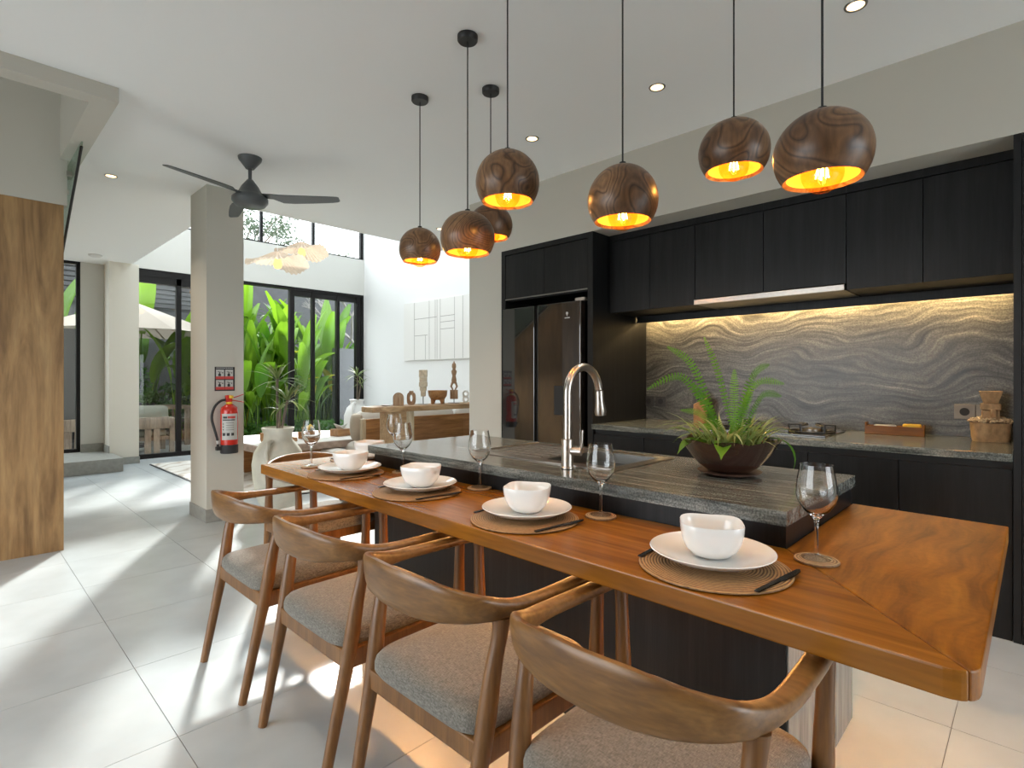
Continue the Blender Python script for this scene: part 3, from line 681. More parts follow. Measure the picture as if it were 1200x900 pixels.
for k in range(6): MB().box(-0.40, -0.06, -0.11+k*0.062, -0.092+k*0.062, 0.003, 0.0075).build('drain_rib', 'steel', sk, None, 0.002)
MB().box(-0.43, -0.415, -0.16, 0.29, 0.003, 0.011).build('raised_edge', 'steel', sk, None, 0.003)
fc = thing('kitchen_faucet', 'tall brushed steel gooseneck faucet with pull-down spray', 'faucet', (-1.348, 1.715, 0.892))
MB().lathe([(0.027, 0), (0.027, 0.006), (0.024, 0.008), (0.024, 0.115), (0.018, 0.118)], 24).build('base', 'steel', fc, 40)
path = [(0, 0, 0.115), (0, 0, 0.2), (0, 0, 0.30)]
for k in range(1, 13):
    a = PI*k/12*0.97
    path.append((0.0+0.004*k/12, 0.105-0.105*math.cos(a), 0.30+0.105*math.sin(a)))
MB().tube(path, 0.0165, 14).build('neck', 'steel', fc, 60)
MB().tube([(0.004, 0.213, 0.305), (0.004, 0.217, 0.26), (0.004, 0.222, 0.215), (0.004, 0.223, 0.20)], [0.0175, 0.019, 0.025, 0.023], 16).build('spray_head', 'steel', fc, 40)
MB().tube([(0.02, 0.0, 0.07), (0.06, 0.012, 0.07)], 0.016, 14).build('valve', 'steel', fc, 40)
MB().tube([(0.055, 0.012, 0.07), (0.062, 0.014, 0.11), (0.064, 0.014, 0.155)], [0.008, 0.009, 0.008], 10, flat=0.6).build('lever', 'steel', fc, 40)

# ------------------------------------------------------------------ dining table wrapped round the island
TZ = 0.785; TH = 0.05
tb = thing('dining_table', 'thick teak dining table wrapped around the island', 'table', (-1.54, 1.35, 0))
def front(x): return 1.172+(x+3.024)/(2.96)*(1.113-1.172)
def TL(x, y): return (x+1.54, y-1.35)
xr, xl = -0.064, -3.024; ib0, ib1, iy = -2.572, -0.4935, 1.593
rc = 0.045
corner = [(xr-rc+rc*math.sin(a), front(xr)+rc-rc*math.cos(a)) for a in [k*PI/2/6 for k in range(7)]]
m = 3
front_poly = [TL(xl, front(xl)), TL(xr-rc, front(xr))]+[TL(*corner[k]) for k in range(1, m+1)]+[TL(ib1, iy), TL(ib0, iy)]
MB().prism(front_poly, TZ-TH, TZ).build('front_board', 'teak', tb, None, 0.004)
right_poly = [TL(*corner[k]) for k in range(m, 7)]+[TL(xr, 2.312), TL(ib1, 2.335), TL(ib1, iy)]
MB().prism(right_poly, TZ-TH, TZ).build('end_board', 'teak_burl', tb, None, 0.004)
MB().prism([TL(xl, front(xl)), TL(ib0, iy), TL(ib0, 2.32), TL(xl, 2.32)], TZ-TH, TZ).build('end_board', 'teak', tb, None, 0.004)
MB().box(-1.1, -1.035, 0.30, 0.9, 0.0, TZ-TH).build('support', 'lam', tb)

lt = thing('led_light', 'warm strip light hidden under the table top along the island', 'light', (-1.53, 1.572, 0.722))
MB().box(-1.0, 1.0, -0.012, 0.012, 0.004, 0.012).build('channel', 'steel_in', lt)
MB().box(-0.99, 0.99, -0.008, 0.008, 0.0, 0.0035).build('strip', 'led_low', lt)
MB().box(1.06, 1.084, 0.06, 0.70, 0.004, 0.012).build('channel', 'steel_in', lt); MB().box(1.064, 1.08, 0.07, 0.69, 0.0, 0.0035).build('strip', 'led_low', lt)

# ------------------------------------------------------------------ dining chairs
def make_chair():
    c = thing('dining_chair', 'x', 'chair', group='teak armchairs around the dining table')
    half = [(-0.255, 0.285, 0.694, 0.024, 0.042), (-0.262, 0.18, 0.696, 0.028, 0.046), (-0.266, 0.06, 0.697, 0.030, 0.044), (-0.266, -0.05, 0.699, 0.033, 0.040),
            (-0.256, -0.125, 0.703, 0.043, 0.036), (-0.230, -0.195, 0.7135, 0.066, 0.030), (-0.165, -0.242, 0.719, 0.090, 0.026), (-0.085, -0.264, 0.722, 0.108, 0.025), (0, -0.271, 0.7225, 0.110, 0.025)]
    pts = half+[(-p[0],)+p[1:] for p in reversed(half[:-1])]
    pts = catmull(pts, 5); rings = []; n = len(pts)
    for i, p in enumerate(pts):
        a = pts[max(i-1, 0)]; b = pts[min(i+1, n-1)]
        d = Vector((b[0]-a[0], b[1]-a[1], 0)).normalized(); nrm = Vector((-d.y, d.x, 0))
        h, th = p[3]/2, p[4]/2; r = []
        tilt = 0.10 if h > 0.03 else 0.0
        for k in range(14):
            ang = 2*PI*k/14; cs, sn = math.cos(ang), math.sin(ang)
            u = th*math.copysign(abs(cs)**0.55, cs); v = h*math.copysign(abs(sn)**0.55, sn)
            r.append(Vector((p[0], p[1], p[2]))+nrm*(u+tilt*-v)+Vector((0, 0, v)))
        rings.append(r)
    MB().rings(rings).build('backrest', 'chair_x', c, 50)
    for sx in (-1, 1):
        MB().tube(catmull([(sx*0.226, -0.268, 0), (sx*0.231, -0.222, 0.22), (sx*0.236, -0.185, 0.40), (sx*0.243, -0.160, 0.56), (sx*0.248, -0.143, 0.64), (sx*0.250, -0.139, 0.685)], 3),
                  [0.0155]+[0.017, 0.018, 0.019]+[0.0205, 0.022, 0.0235]+[0.024, 0.0225, 0.021]+[0.0195, 0.019, 0.0195]+[0.0205, 0.0215, 0.0225], 14).build('leg', 'chair_z', c, 50)
        MB().tube(catmull([(sx*0.242, 0.25, 0), (sx*0.245, 0.25, 0.25), (sx*0.247, 0.25, 0.42), (sx*0.252, 0.25, 0.60), (sx*0.256, 0.25, 0.69)], 3),
                  [0.0145]+[0.016, 0.0175, 0.019]+[0.0205, 0.022, 0.0225]+[0.021, 0.019, 0.018]+[0.0175, 0.018, 0.019], 14).build('leg', 'chair_z', c, 50)
        MB().box(sx*0.24-0.012, sx*0.24+0.012, -0.19, 0.245, 0.352, 0.412).build('seat_rail', 'chair_z', c, None, 0.005)
        for yy in (-0.268, 0.25): MB().lathe([(0, -0.004), (0.011, -0.004), (0.011, 0.002), (0, 0.002)], 10, (sx*(0.226 if yy < 0 else 0.242), yy, 0.004)).build('foot_pad', 'black', c)
    MB().box(-0.235, 0.235, -0.205, -0.18, 0.352, 0.408).build('seat_rail', 'chair_z', c, None, 0.005)
    MB().box(-0.24, 0.24, 0.235, 0.26, 0.352, 0.408).build('seat_rail', 'chair_z', c, None, 0.005)
    pad(0, 0.03, 0.398, 0.482, 0.238, 0.245, 7, 44).build('seat', 'fabric', c, 60)
    return c
ch0 = make_chair()
chairs = [(-2.42, 1.05, 0, 'teak armchair with grey woven seat, front row, farthest from the camera'),
          (-1.775, 1.05, 0, 'teak armchair with grey woven seat, second from the far end of the front row'),
          (-1.165, 1.05, 0, 'teak armchair with grey woven seat, third from the far end of the front row'),
          (-0.575, 1.045, 0, 'teak armchair with grey woven seat, nearest the camera at bottom right'),
          (-3.09, 1.55, -PI/2, 'teak armchair at the far left end of the table, turned sideways')]
for i, (x, y, rz, lab) in enumerate(chairs):
    c = ch0 if i == 0 else copy_tree(ch0)
    c.location = (x, y, 0); c.rotation_euler = (0, 0, rz); c['label'] = lab

# ------------------------------------------------------------------ place settings
mat_me = None
def disc_profile(r, h): return [(0, 0), (r*0.97, 0), (r, h*0.3), (r, h*0.7), (r*0.97, h), (0, h)]
me_mat = MB().lathe(disc_profile(0.178, 0.007), 56).mesh('placemat', 'rattan', 40)
me_coast = MB().lathe(disc_profile(0.052, 0.006), 32).mesh('coaster', 'rattan_light', 40)
# plate
pl_prof = [(0, 0.0), (0.075, 0.0), (0.08, 0.003), (0.120, 0.012), (0.142, 0.026), (0.1435, 0.0275), (0.142, 0.029), (0.118, 0.0165), (0.085, 0.008), (0, 0.007)]
me_plate = MB().lathe(pl_prof, 56).mesh('plate', 'porc', 60)
def bowl_mesh():
    mb = MB(); rs = []
    for r, z, n in [(0.030, 0, 2.2), (0.036, 0.0, 2.2), (0.050, 0.008, 2.3), (0.064, 0.024, 2.5), (0.072, 0.045, 2.8), (0.0755, 0.066, 3.0), (0.0765, 0.084, 3.2), (0.0755, 0.086, 3.2),
                    (0.0735, 0.084, 3.2), (0.072, 0.066, 3.0), (0.068, 0.045, 2.8), (0.060, 0.026, 2.5), (0.045, 0.012, 2.3), (0.02, 0.008, 2.2)]:
        ring = superell(r, r, n, 48, 0, 0, z)
        if z > 0.05: ring = [(x, y, z+0.0008*(z-0.05)/0.036*math.cos(4*math.atan2(y, x)+PI)) for x, y, z in ring]
        rs.append(ring)
    mb.rings(rs); return mb.mesh('bowl', 'porc', 60)
me_bowl = bowl_mesh()
wg = [(0.035, 0.0), (0.0355, 0.002), (0.02, 0.006), (0.006, 0.011), (0.0045, 0.03), (0.0042, 0.075), (0.006, 0.098), (0.014, 0.108), (0.030, 0.122), (0.0425, 0.142), (0.0475, 0.160), (0.0465, 0.185), (0.0425, 0.212), (0.038, 0.238),
      (0.0368, 0.238), (0.0412, 0.212), (0.0452, 0.185), (0.0462, 0.160), (0.041, 0.143), (0.028, 0.124), (0.012, 0.112), (0.0, 0.109)]
me_wine = MB().lathe([(0, 0.010)]+[(0.0052, 0.0105)]+wg[4:], 36).mesh('bowl', 'glass', 60)
me_foot = MB().lathe([(0, 0.0), (0.035, 0.0), (0.0355, 0.002), (0.02, 0.006), (0.006, 0.0095), (0, 0.0098)], 36).mesh('foot', 'foot_glass', 60)
def wine(x, y, label):
    g = thing('wine_glass', label, 'wine glass', (x, y, TZ+0.0085), 0, 'place settings on the teak table')
    link('bowl', me_wine, g); link('foot', me_foot, g)
def knife_mesh():
    mb = MB()
    out = [(-0.006, -0.10), (0.006, -0.10), (0.0065, 0.0), (0.011, 0.02), (0.012, 0.06), (0.008, 0.095), (0.0, 0.11), (-0.006, 0.10), (-0.0065, 0.0)]
    return mb.prism(out, 0, 0.0035).mesh('knife', 'cut', None, 0.001, 1)
def fork_mesh():
    mb = MB().prism([(-0.006, -0.10), (0.006, -0.10), (0.004, 0.03), (0.011, 0.05), (0.011, 0.062), (-0.011, 0.062), (-0.011, 0.05), (-0.004, 0.03)], 0, 0.003)
    for k in range(4): mb.box(-0.011+k*0.0063, -0.0079+k*0.0063, 0.062, 0.10, 0.0, 0.003)
    return mb.mesh('fork', 'cut')
me_knife, me_fork = knife_mesh(), fork_mesh()
sets = [(-0.573, 1.306, 0, 'nearest the camera', (-0.403, 1.531)), (-1.215, 1.318, 0, 'second from the camera', (-1.052, 1.518)),
        (-1.822, 1.328, 0, 'third from the camera', (-1.687, 1.551)), (-2.409, 1.338, 0, 'fourth from the camera', (-2.25, 1.555)),
        (-2.80, 1.66, -PI/2, 'at the far left end of the table', (-2.735, 1.318))]
for x, y, rz, w, (gx, gy) in sets:
    def at(dx, dy): return (x+dx*math.cos(rz)-dy*math.sin(rz), y+dx*math.sin(rz)+dy*math.cos(rz))
    G = 'place settings on the teak table'
    tag(link('placemat', me_mat, None, (x, y, TZ+0.001)), 'round woven rattan placemat '+w, 'placemat', G)
    px, py = at(-0.018, 0.03)
    tag(link('dinner_plate', me_plate, None, (px, py, TZ+0.0095), scale=(1.05, 1.05, 1.0)), 'round white porcelain plate '+w, 'plate', G)
    bx, by = at(-0.02, 0.035)
    tag(link('soup_bowl', me_bowl, None, (bx, by, TZ+0.0175), 0.5+rz), 'rounded white porcelain bowl on the plate '+w, 'bowl', G)
    kx, ky = at(0.155, -0.01)
    tag(link('table_knife', me_knife, None, (kx, ky, TZ+0.0092), rz-0.12), 'dark metal knife right of the plate '+w, 'knife', G)
    fx, fy = at(-0.165, 0.02)
    tag(link('table_fork', me_fork, None, (fx, fy, TZ+0.0092), rz+0.08), 'dark metal fork left of the plate '+w, 'fork', G)
    tag(link('coaster', me_coast, None, (gx, gy, TZ+0.001)), 'small round rattan coaster under the wine glass '+w, 'coaster', G)
    wine(gx, gy, 'empty stemmed wine glass '+w)
gx, gy = -2.84, 1.90
tag(link('coaster', me_coast, None, (gx, gy, TZ+0.001)), 'small round rattan coaster beside the far corner of the island', 'coaster', G)
wine(gx, gy, 'empty stemmed wine glass beside the far corner of the island')

# ------------------------------------------------------------------ pendants over the island
def make_pendant(x, y, z, R, label, squash=0.93):
    p = thing('pendant_lamp', label, 'pendant lamp', (x, y, z), group='turned walnut pendants over the island')
    prof_o = []; prof_i = []
    a0 = math.radians(-37)
    for k in range(17):
        a = a0+(PI/2-a0)*k/16
        sq = squash if a > 0 else 1.0
        prof_o.append((R*math.cos(a), R*sq*math.sin(a)))
        prof_i.append(((R-0.012)*math.cos(a), (R-0.012)*sq*math.sin(a)+(0.0015 if k == 0 else 0)))
    prof_o[-1] = (0.0, prof_o[-1][1]); prof_i[-1] = (0.0, prof_i[-1][1])
    sh = MB().lathe(prof_o, 40).mesh('shade', 'pend', 60)
    ob = MB().lathe([(prof_i[0][0], prof_i[0][1]-0.001)]+[prof_o[0]]+prof_o[1:], 40, cap=False).build('shade', 'pend', p, 60)
    MB().lathe(prof_i, 40, cap=False).build('shade_lining', 'pend_in_glow', p, 60)
    top = R*squash
    MB().tube([(0, 0, top-0.004), (0, 0, CEIL-z-0.02)], 0.0032, 8).build('cord', 'black', p)
    MB().lathe([(0, top-0.006), (0.012, top-0.006), (0.012, top+0.010), (0, top+0.012)], 14).build('cord_grip', 'black', p)
    MB().lathe([(0, CEIL-z-0.03), (0.045, CEIL-z-0.03), (0.05, CEIL-z-0.024), (0.05, CEIL-z-0.001), (0, CEIL-z-0.001)], 28).build('ceiling_cap', 'black', p, 40)
    MB().lathe([(0, 0.03), (0.02, 0.03), (0.02, 0.085), (0, 0.085)], 16).build('socket', 'black', p, 40)
    zc = -0.055; rb = 0.052
    gl = [(0.0, zc-rb)]+[(rb*math.cos(a), zc+rb*math.sin(a)) for a in [(-PI/2+0.15)+(PI*0.87)*k/12 for k in range(13)]]+[(0.016, 0.03)]
    MB().lathe(gl, 24).build('bulb', 'amber', p, 60)
    fm = MB()
    for k in range(4):
        a = k*PI/2+0.4
        fm.tube([(0.006*math.cos(a), 0.006*math.sin(a), zc+0.04), (0.016*math.cos(a), 0.016*math.sin(a), zc-0.012)], 0.0016, 5)
    fm.build('filament', 'fil', p)
    L = bpy.data.lights.new('bulb_light', 'POINT'); L.energy = 2.4; L.color = (1.0, 0.56, 0.20); L.shadow_soft_size = 0.018
    lo = bpy.data.objects.new('bulb_light', L); COL.objects.link(lo); lo.parent = p; lo.location = (0, 0, zc)
pend = [(-2.652, 1.954, 2.022, 0.124, 'walnut globe pendant farthest left in the cluster', 1.02),
        (-2.008, 1.766, 1.943, 0.134, 'walnut globe pendant hanging lowest in the left cluster, second from left'),
        (-2.279, 2.182, 2.14, 0.127, 'walnut globe pendant half hidden behind two others'),
        (-1.60, 1.63, 2.072, 0.134, 'walnut globe pendant in front of the hidden one, fourth from left', 1.0),
        (-1.07, 1.68, 1.888, 0.125, 'walnut globe pendant alone in the middle of the kitchen', 1.02),
        (-0.80, 2.00, 2.082, 0.124, 'walnut globe pendant second from the right, highest of the right pair'),
        (-0.415, 1.63, 1.855, 0.121, 'walnut globe pendant farthest right, largest in view')]
for a in pend: make_pendant(*a)

# ------------------------------------------------------------------ downlights, detector, fan
def downlight(x, y, label, e=22, col=(1.0, 0.86, 0.68)):
    d = thing('downlight', label, 'downlight', (x, y, CEIL), group='recessed ceiling downlights')
    MB().lathe([(0.036, -0.0005), (0.036, -0.004), (0.045, -0.005), (0.047, -0.0005)], 28, cap=False).build('ring', 'steel_in', d, 40)
    MB().lathe([(0, -0.002), (0.036, -0.002)], 24, cap=False).build('lens', 'spot', d)
    L = bpy.data.lights.new('downlight_beam', 'SPOT'); L.energy = e; L.color = col; L.spot_size = math.radians(100); L.spot_blend = 0.8; L.shadow_soft_size = 0.03
    lo = bpy.data.objects.new('downlight_beam', L); COL.objects.link(lo); lo.parent = d; lo.location = (0, 0, -0.012)
for x, y, lab in [(-2.542, 2.835, 'ceiling downlight in front of the fridge enclosure'), (-1.575, 2.835, 'ceiling downlight above the middle of the worktop'), (-0.587, 2.835, 'ceiling downlight at the top right corner of the view'),
                  (-5.522, 0.932, 'ceiling downlight in the passage near the stairwell'), (-4.82, 3.83, 'ceiling downlight behind the pendants near the living room')]:
    downlight(x, y, lab)
for x, w in ((-2.54, 'farthest'), (-1.57, 'middle'), (-0.59, 'nearest')): downlight(x, 0.42, 'ceiling downlight above the dining chairs, %s of three' % w, 14, (1.0, 0.82, 0.62))
o = MB().lathe([(0, -0.035), (0.05, -0.033), (0.075, -0.02), (0.08, -0.001), (0, -0.001)], 28).build('smoke_detector', 'ceramic', None, 40, 0, (-9.2, 1.38, CEIL)); tag(o, 'round white smoke detector on the passage ceiling', 'smoke detector')
fan = thing('ceiling_fan', 'grey three-blade ceiling fan beside the pillar', 'fan', (-4.311, 1.592, CEIL))
MB().lathe([(0, 0), (0.085, 0), (0.08, -0.02), (0.045, -0.065), (0.03, -0.085), (0, -0.085)], 28).build('canopy', 'grey_fan', fan, 50)
MB().tube([(0, 0, -0.07), (0, 0, -0.19)], 0.013, 10).build('rod', 'grey_fan', fan, 50)
MB().lathe([(0, -0.165), (0.02, -0.167), (0.06, -0.22), (0.085, -0.27), (0.10, -0.285), (0.128, -0.31), (0.128, -0.335), (0.105, -0.365), (0.08, -0.375), (0, -0.378)], 36).build('motor', 'grey_fan', fan, 50)
for ang in (48.7, 168.7, 288.7):
    mb = MB(); rs = []
    for d, w0, w1 in [(0.08, -0.03, 0.03), (0.16, -0.028, 0.04), (0.22, -0.02, 0.095), (0.30, -0.018, 0.10), (0.45, -0.016, 0.088), (0.60, -0.014, 0.07), (0.645, -0.012, 0.058), (0.66, -0.002, 0.045)]:
        t0 = 0.006; tl = 0.20
        rs.append([(d, w0, -0.285-w0*tl+t0*0), (d, w1, -0.285-w1*tl), (d, w1, -0.285-w1*tl-t0), (d, w0, -0.285-w0*tl-t0)])
    b = mb.rings(rs).build('blade', 'grey_fan', fan, 40); b.rotation_euler = (0, 0, math.radians(ang))

# ------------------------------------------------------------------ pillar: extinguisher and sign
ex = thing('fire_extinguisher', 'red fire extinguisher with black hose hung on the pillar', 'fire extinguisher', (-5.075, 1.70, 0.60))
MB().lathe([(0, 0.0), (0.068, 0.0), (0.071, 0.006), (0.071, 0.075), (0, 0.075)], 28).build('base_ring', 'ink', ex, 40)
MB().lathe([(0, 0.076), (0.07, 0.076), (0.07, 0.37), (0.062, 0.40), (0.035, 0.42), (0.02, 0.43), (0, 0.43)], 28).build('cylinder', 'red', ex, 50)
MB().lathe([(0.022, 0.425), (0.026, 0.43), (0.026, 0.445), (0, 0.448)], 18).build('collar', 'yellow', ex, 40)
MB().box(-0.02, 0.02, -0.03, 0.02, 0.445, 0.505).build('valve', 'red', ex, None, 0.006)
MB().lathe([(0, -0.012), (0.018, -0.012), (0.018, 0.012), (0, 0.012)], 16, (0.025, 0.008, 0.49)).build('gauge', 'yellow', ex, 40)
MB().tube([(0.0, 0.01, 0.475), (0.01, 0.06, 0.49), (0.01, 0.115, 0.51)], [0.009, 0.008, 0.006], 8, flat=0.6).build('lever', 'sign_red', ex, 40)
MB().tube([(0.0, 0.01, 0.462), (0.01, 0.06, 0.452), (0.01, 0.12, 0.44)], [0.009, 0.008, 0.006], 8, flat=0.6).build('handle', 'sign_red', ex, 40)
MB().tube(catmull([(0, -0.02, 0.463), (0, -0.07, 0.455), (0.0, -0.12, 0.40), (0.0, -0.14, 0.31), (0.0, -0.115, 0.20), (0.0, -0.095, 0.12), (0.0, -0.092, 0.06)], 5), 0.0105, 10).build('hose', 'ink', ex, 60)
MB().tube([(0, -0.093, 0.115), (0, -0.092, 0.085)], 0.0125, 10).build('hose_clip', 'paper', ex)
MB().box(-0.02, 0.02, -0.108, -0.06, 0.03, 0.062).build('nozzle', 'ink', ex, None, 0.004)
lb = MB(); rs_ = []
def arc_patch(mb, r, a0, a1, z0, z1, n=10, t=0.0008):
    vs = []
    for k in range(n+1):
        a = a0+(a1-a0)*k/n
        vs += [(r*math.cos(a), r*math.sin(a), z0), (r*math.cos(a), r*math.sin(a), z1)]
    mb.add(vs, [(2*k, 2*k+2, 2*k+3, 2*k+1) for k in range(n)])
arc_patch(lb, 0.0707, -1.25, 0.75, 0.12, 0.345); lo_ = lb.build('label', 'paper', ex, 60)
pm = MB(); arc_patch(pm, 0.0711, -1.05, -0.55, 0.305, 0.322)
arc_patch(pm, 0.0711, -1.1, 0.35, 0.287, 0.296)
for q in range(3): arc_patch(pm, 0.0711, -1.1+q*0.5, -0.78+q*0.5, 0.155, 0.18)
for q in range(4): arc_patch(pm, 0.0711, -0.7, 0.2, 0.205+q*0.02, 0.208+q*0.02)
for q in range(3): arc_patch(pm, 0.0711, -1.1, -0.95, 0.203+q*0.025, 0.212+q*0.025, 3)
pm.build('print', 'ink', lo_)
pm = MB(); arc_patch(pm, 0.0712, -0.5, 0.4, 0.305, 0.324); pm.build('print', 'sign_red', lo_)
MB().box(-0.08, -0.03, -0.03, 0.03, 0.33, 0.36).build('bracket', 'steel', ex)
sg = thing('safety_sign', 'square four-panel fire extinguisher sign on the pillar', 'sign', (-5.1595, 1.691, 1.14))
MB().box(0, 0.003, -0.082, 0.082, 0, 0.212).build('board', 'ink', sg)
for i in range(2):
    for j in range(2):
        y0 = -0.074+i*0.075; z0 = 0.012+j*0.092
        pn = MB().box(0.003, 0.0036, y0+0.002, y0+0.067, z0, z0+0.084).build('panel', 'paper', sg)
        MB().box(0.0036, 0.004, y0-0.001, y0+0.071, z0, z0+0.024).build('caption_band', 'sign_red', pn)
        pm = MB().prism_axis([(y0+0.02, z0+0.026), (y0+0.042, z0+0.026), (y0+0.042, z0+0.044), (y0+0.035, z0+0.052), (y0+0.027, z0+0.052), (y0+0.02, z0+0.044)], 0.0036, 0.0042, 'x')
        pm.box(0.0036, 0.0042, y0+0.028, y0+0.034, z0+0.052, z0+0.06); pm.box(0.0036, 0.0042, y0+0.02, y0+0.046, z0+0.06, z0+0.064)
        pm.box(0.0036, 0.0042, y0+0.05, y0+0.06, z0+0.052, z0+0.06); pm.box(0.0036, 0.0042, y0+0.014, y0+0.03, z0+0.066, z0+0.069)
        pm.build('pictogram', 'ink', pn)
hp = MB()
for k in range(9): hp.box(0.003, 0.0037, -0.07+k*0.0155, -0.058+k*0.0155, 0.199, 0.205)
hp.build('heading', 'paper', sg)

# ------------------------------------------------------------------ fern bowl
fb = thing('fern_pot', 'scalloped brown bowl planted with ferns on the island', 'plant', (-0.83, 2.03, 0.8915))
MB().lathe([(0, 0), (0.07, 0), (0.085, 0.004), (0.112, 0.012), (0.114, 0.015), (0.08, 0.010), (0, 0.010)], 36).build('saucer', 'saucer', fb, 50)
rs = []
for r, z, sc in [(0.06, 0.012, 0), (0.075, 0.014, 0), (0.105, 0.035, 0), (0.135, 0.07, 0.1), (0.155, 0.10, 0.4), (0.168, 0.122, 1.0), (0.171, 0.126, 1.0), (0.163, 0.124, 1.0), (0.15, 0.10, 0.4), (0.13, 0.08, 0.0), (0.03, 0.078, 0)]:
    ring = []
    for k in range(72):
        a = 2*PI*k/72; s_ = abs(math.sin(4*a))
        ring.append(((r+0.010*sc*s_)*math.cos(a), (r+0.010*sc*s_)*math.sin(a), z+0.012*sc*s_))
    rs.append(ring)
MB().rings(rs).build('bowl', 'pot', fb, 60)
MB().lathe([(0, 0.092), (0.14, 0.092), (0.142, 0.085)], 30, cap=False).build('soil', 'soil', fb)
Rv = Vector((0.7193, 0.6947, 0)); Fv = Vector((-0.6947, 0.7193, 0)); Zv = Vector((0, 0, 1))
def frond(base, end, lift, wmax, name='frond'):
    mid = (base+end)/2+Zv*lift
    pts = [Vector(p) for p in catmull([tuple(base), tuple(base*0.55+mid*0.45+Zv*lift*0.15), tuple(mid*0.85+end*0.15), tuple(end)], 13)]
    mb = MB(); mb.tube(pts, [0.0022*(1-0.75*i/len(pts)) for i in range(len(pts))], 5)
    n = len(pts)
    for i in range(7, n):
        t = i/(n-1); w = 0.62*wmax*min(1.0, 0.45+2.2*(t-0.16))*(1-max(0, t-0.8)*3.6)
        d = (pts[min(i+1, n-1)]-pts[i-1]).normalized()
        sd = d.cross(Zv if abs(d.z) < 0.9 else Rv).normalized(); 
        sd = (d.cross(Fv)*0.85+sd*0.45).normalized()
        st = (pts[i]-pts[i-1]).length*0.5
        for s_ in (-1, 1):
            tip = pts[i]+sd*s_*w+d*w*0.25-Zv*w*0.12
            a = pts[i]-d*st*0.5; b = pts[i]+d*st*0.45
            m1 = pts[i]+sd*s_*w*0.6-d*st*0.5+d*w*0.12; m2 = pts[i]+sd*s_*w*0.6+d*st*0.5+d*w*0.12
            mb.add([a, m1, tip, m2, b], [(0, 1, 2, 3, 4)])
    mb.build(name, 'fern', fb, 60)
for dx, dz, dd, lift, w in [(-0.31, 0.23, -0.02, 0.17, 0.030), (-0.215, 0.39, 0.05, 0.12, 0.028), (-0.05, 0.43, 0.12, 0.06, 0.024), (0.16, 0.32, 0.02, 0.12, 0.034), (0.165, 0.25, -0.08, 0.13, 0.028), (0.215, 0.20, 0.04, 0.11, 0.030),
                            (-0.205, 0.155, -0.08, 0.06, 0.024), (-0.15, 0.25, -0.04, 0.02, 0.034), (0.02, 0.30, 0.0, 0.03, 0.03), (0.05, 0.22, -0.08, 0.04, 0.03)]:
    frond(Vector((random.uniform(-.03, .03), random.uniform(-.03, .03), 0.09)), Rv*dx+Zv*(dz+0.09)+Fv*dd, lift, w)
def blade_mesh(L, W, arc, nm, mat='spider', n=9, fold=0.25):
    mb = MB(); vs = []
    for i in range(n):
        t = i/(n-1); a = arc[0]+(arc[1]-arc[0])*t
        if i == 0: p = Vector((0, 0, 0))
        else: p = p+Vector((math.cos(a), 0, math.sin(a)))*(L/(n-1))
        w = W*math.sin(PI*min(0.97, 0.12+0.85*t))**0.7*(1 if t < 0.7 else max(0.05, (1-t)/0.3))
        vs += [(p.x, -w, p.z+w*fold), (p.x, 0, p.z), (p.x, w, p.z+w*fold)]
    fs = []
    for i in range(n-1):
        for k in (0, 1): fs.append((3*i+k, 3*i+k+1, 3*i+k+4, 3*i+k+3))
    mb.add(vs, fs); return mb.mesh(nm, mat, 70)
bl = [blade_mesh(0.20, 0.006, (1.45, -0.7), 'leaf'), blade_mesh(0.17, 0.005, (1.5, -0.2), 'leaf'), blade_mesh(0.22, 0.006, (1.5, -0.4), 'leaf'), blade_mesh(0.16, 0.005, (1.5, 0.5), 'leaf'), blade_mesh(0.19, 0.006, (1.55, 0.2), 'leaf')]
for k in range(120):
    r = 0.105*math.sqrt(random.random()); a = random.random()*2*PI
    link('leaf', random.choice(bl), fb, (r*math.cos(a), r*math.sin(a), 0.088), rot=(0, 0, a+random.uniform(-0.7, 0.7)), scale=(random.uniform(0.75, 1.15),)*3)
bigl = blade_mesh(0.13, 0.030, (0.4, -0.9), 'leaf', 'fern', 9, 0.5)
for ang, z in ((PI+0.75+0.25, 0.12), (PI/2+0.2, 0.13), (-1.3, 0.12), (2.4, 0.16)):
    link('leaf', bigl, fb, (0.10*math.cos(ang), 0.10*math.sin(ang), z), rot=(0, 0, ang))
o = blade_mesh(0.20, 0.011, (0.5, -1.9), 'leaf', 'fern', 10, 0.3)
link('leaf', o, fb, (0.10, 0.08, 0.13), rot=(0, 0, 0.75))

# ------------------------------------------------------------------ living room
rug = thing('rug', 'cream patterned wool rug with dark edge in the living room', 'rug', (-7.4, 3.3, 0.001))
MB().prism([(-1.8, -1.27), (1.3, -1.25), (1.62, -0.95), (1.72, -0.5), (1.72, 1.4), (-1.8, 1.4)], 0, 0.014).build('pile', 'rug', rug)
MB().prism([(-1.82, -1.29), (1.31, -1.27), (1.635, -0.96), (1.74, -0.5), (1.74, 1.42), (-1.82, 1.42)], 0, 0.010).build('edge_binding', 'ink', rug)
jar = thing('clay_jar', 'large whitewashed clay jar beside the pillar', 'jar', (-5.16, 2.16, 0))
jp = [(0, 0), (0.13, 0), (0.14, 0.01), (0.19, 0.15), (0.222, 0.33), (0.228, 0.45), (0.21, 0.56), (0.16, 0.64), (0.128, 0.67), (0.124, 0.73), (0.14, 0.765), (0.145, 0.785), (0.135, 0.79), (0.115, 0.76), (0.11, 0.72), (0, 0.72)]
MB().lathe(jp, 48).build('body', 'jar', jar, 50)
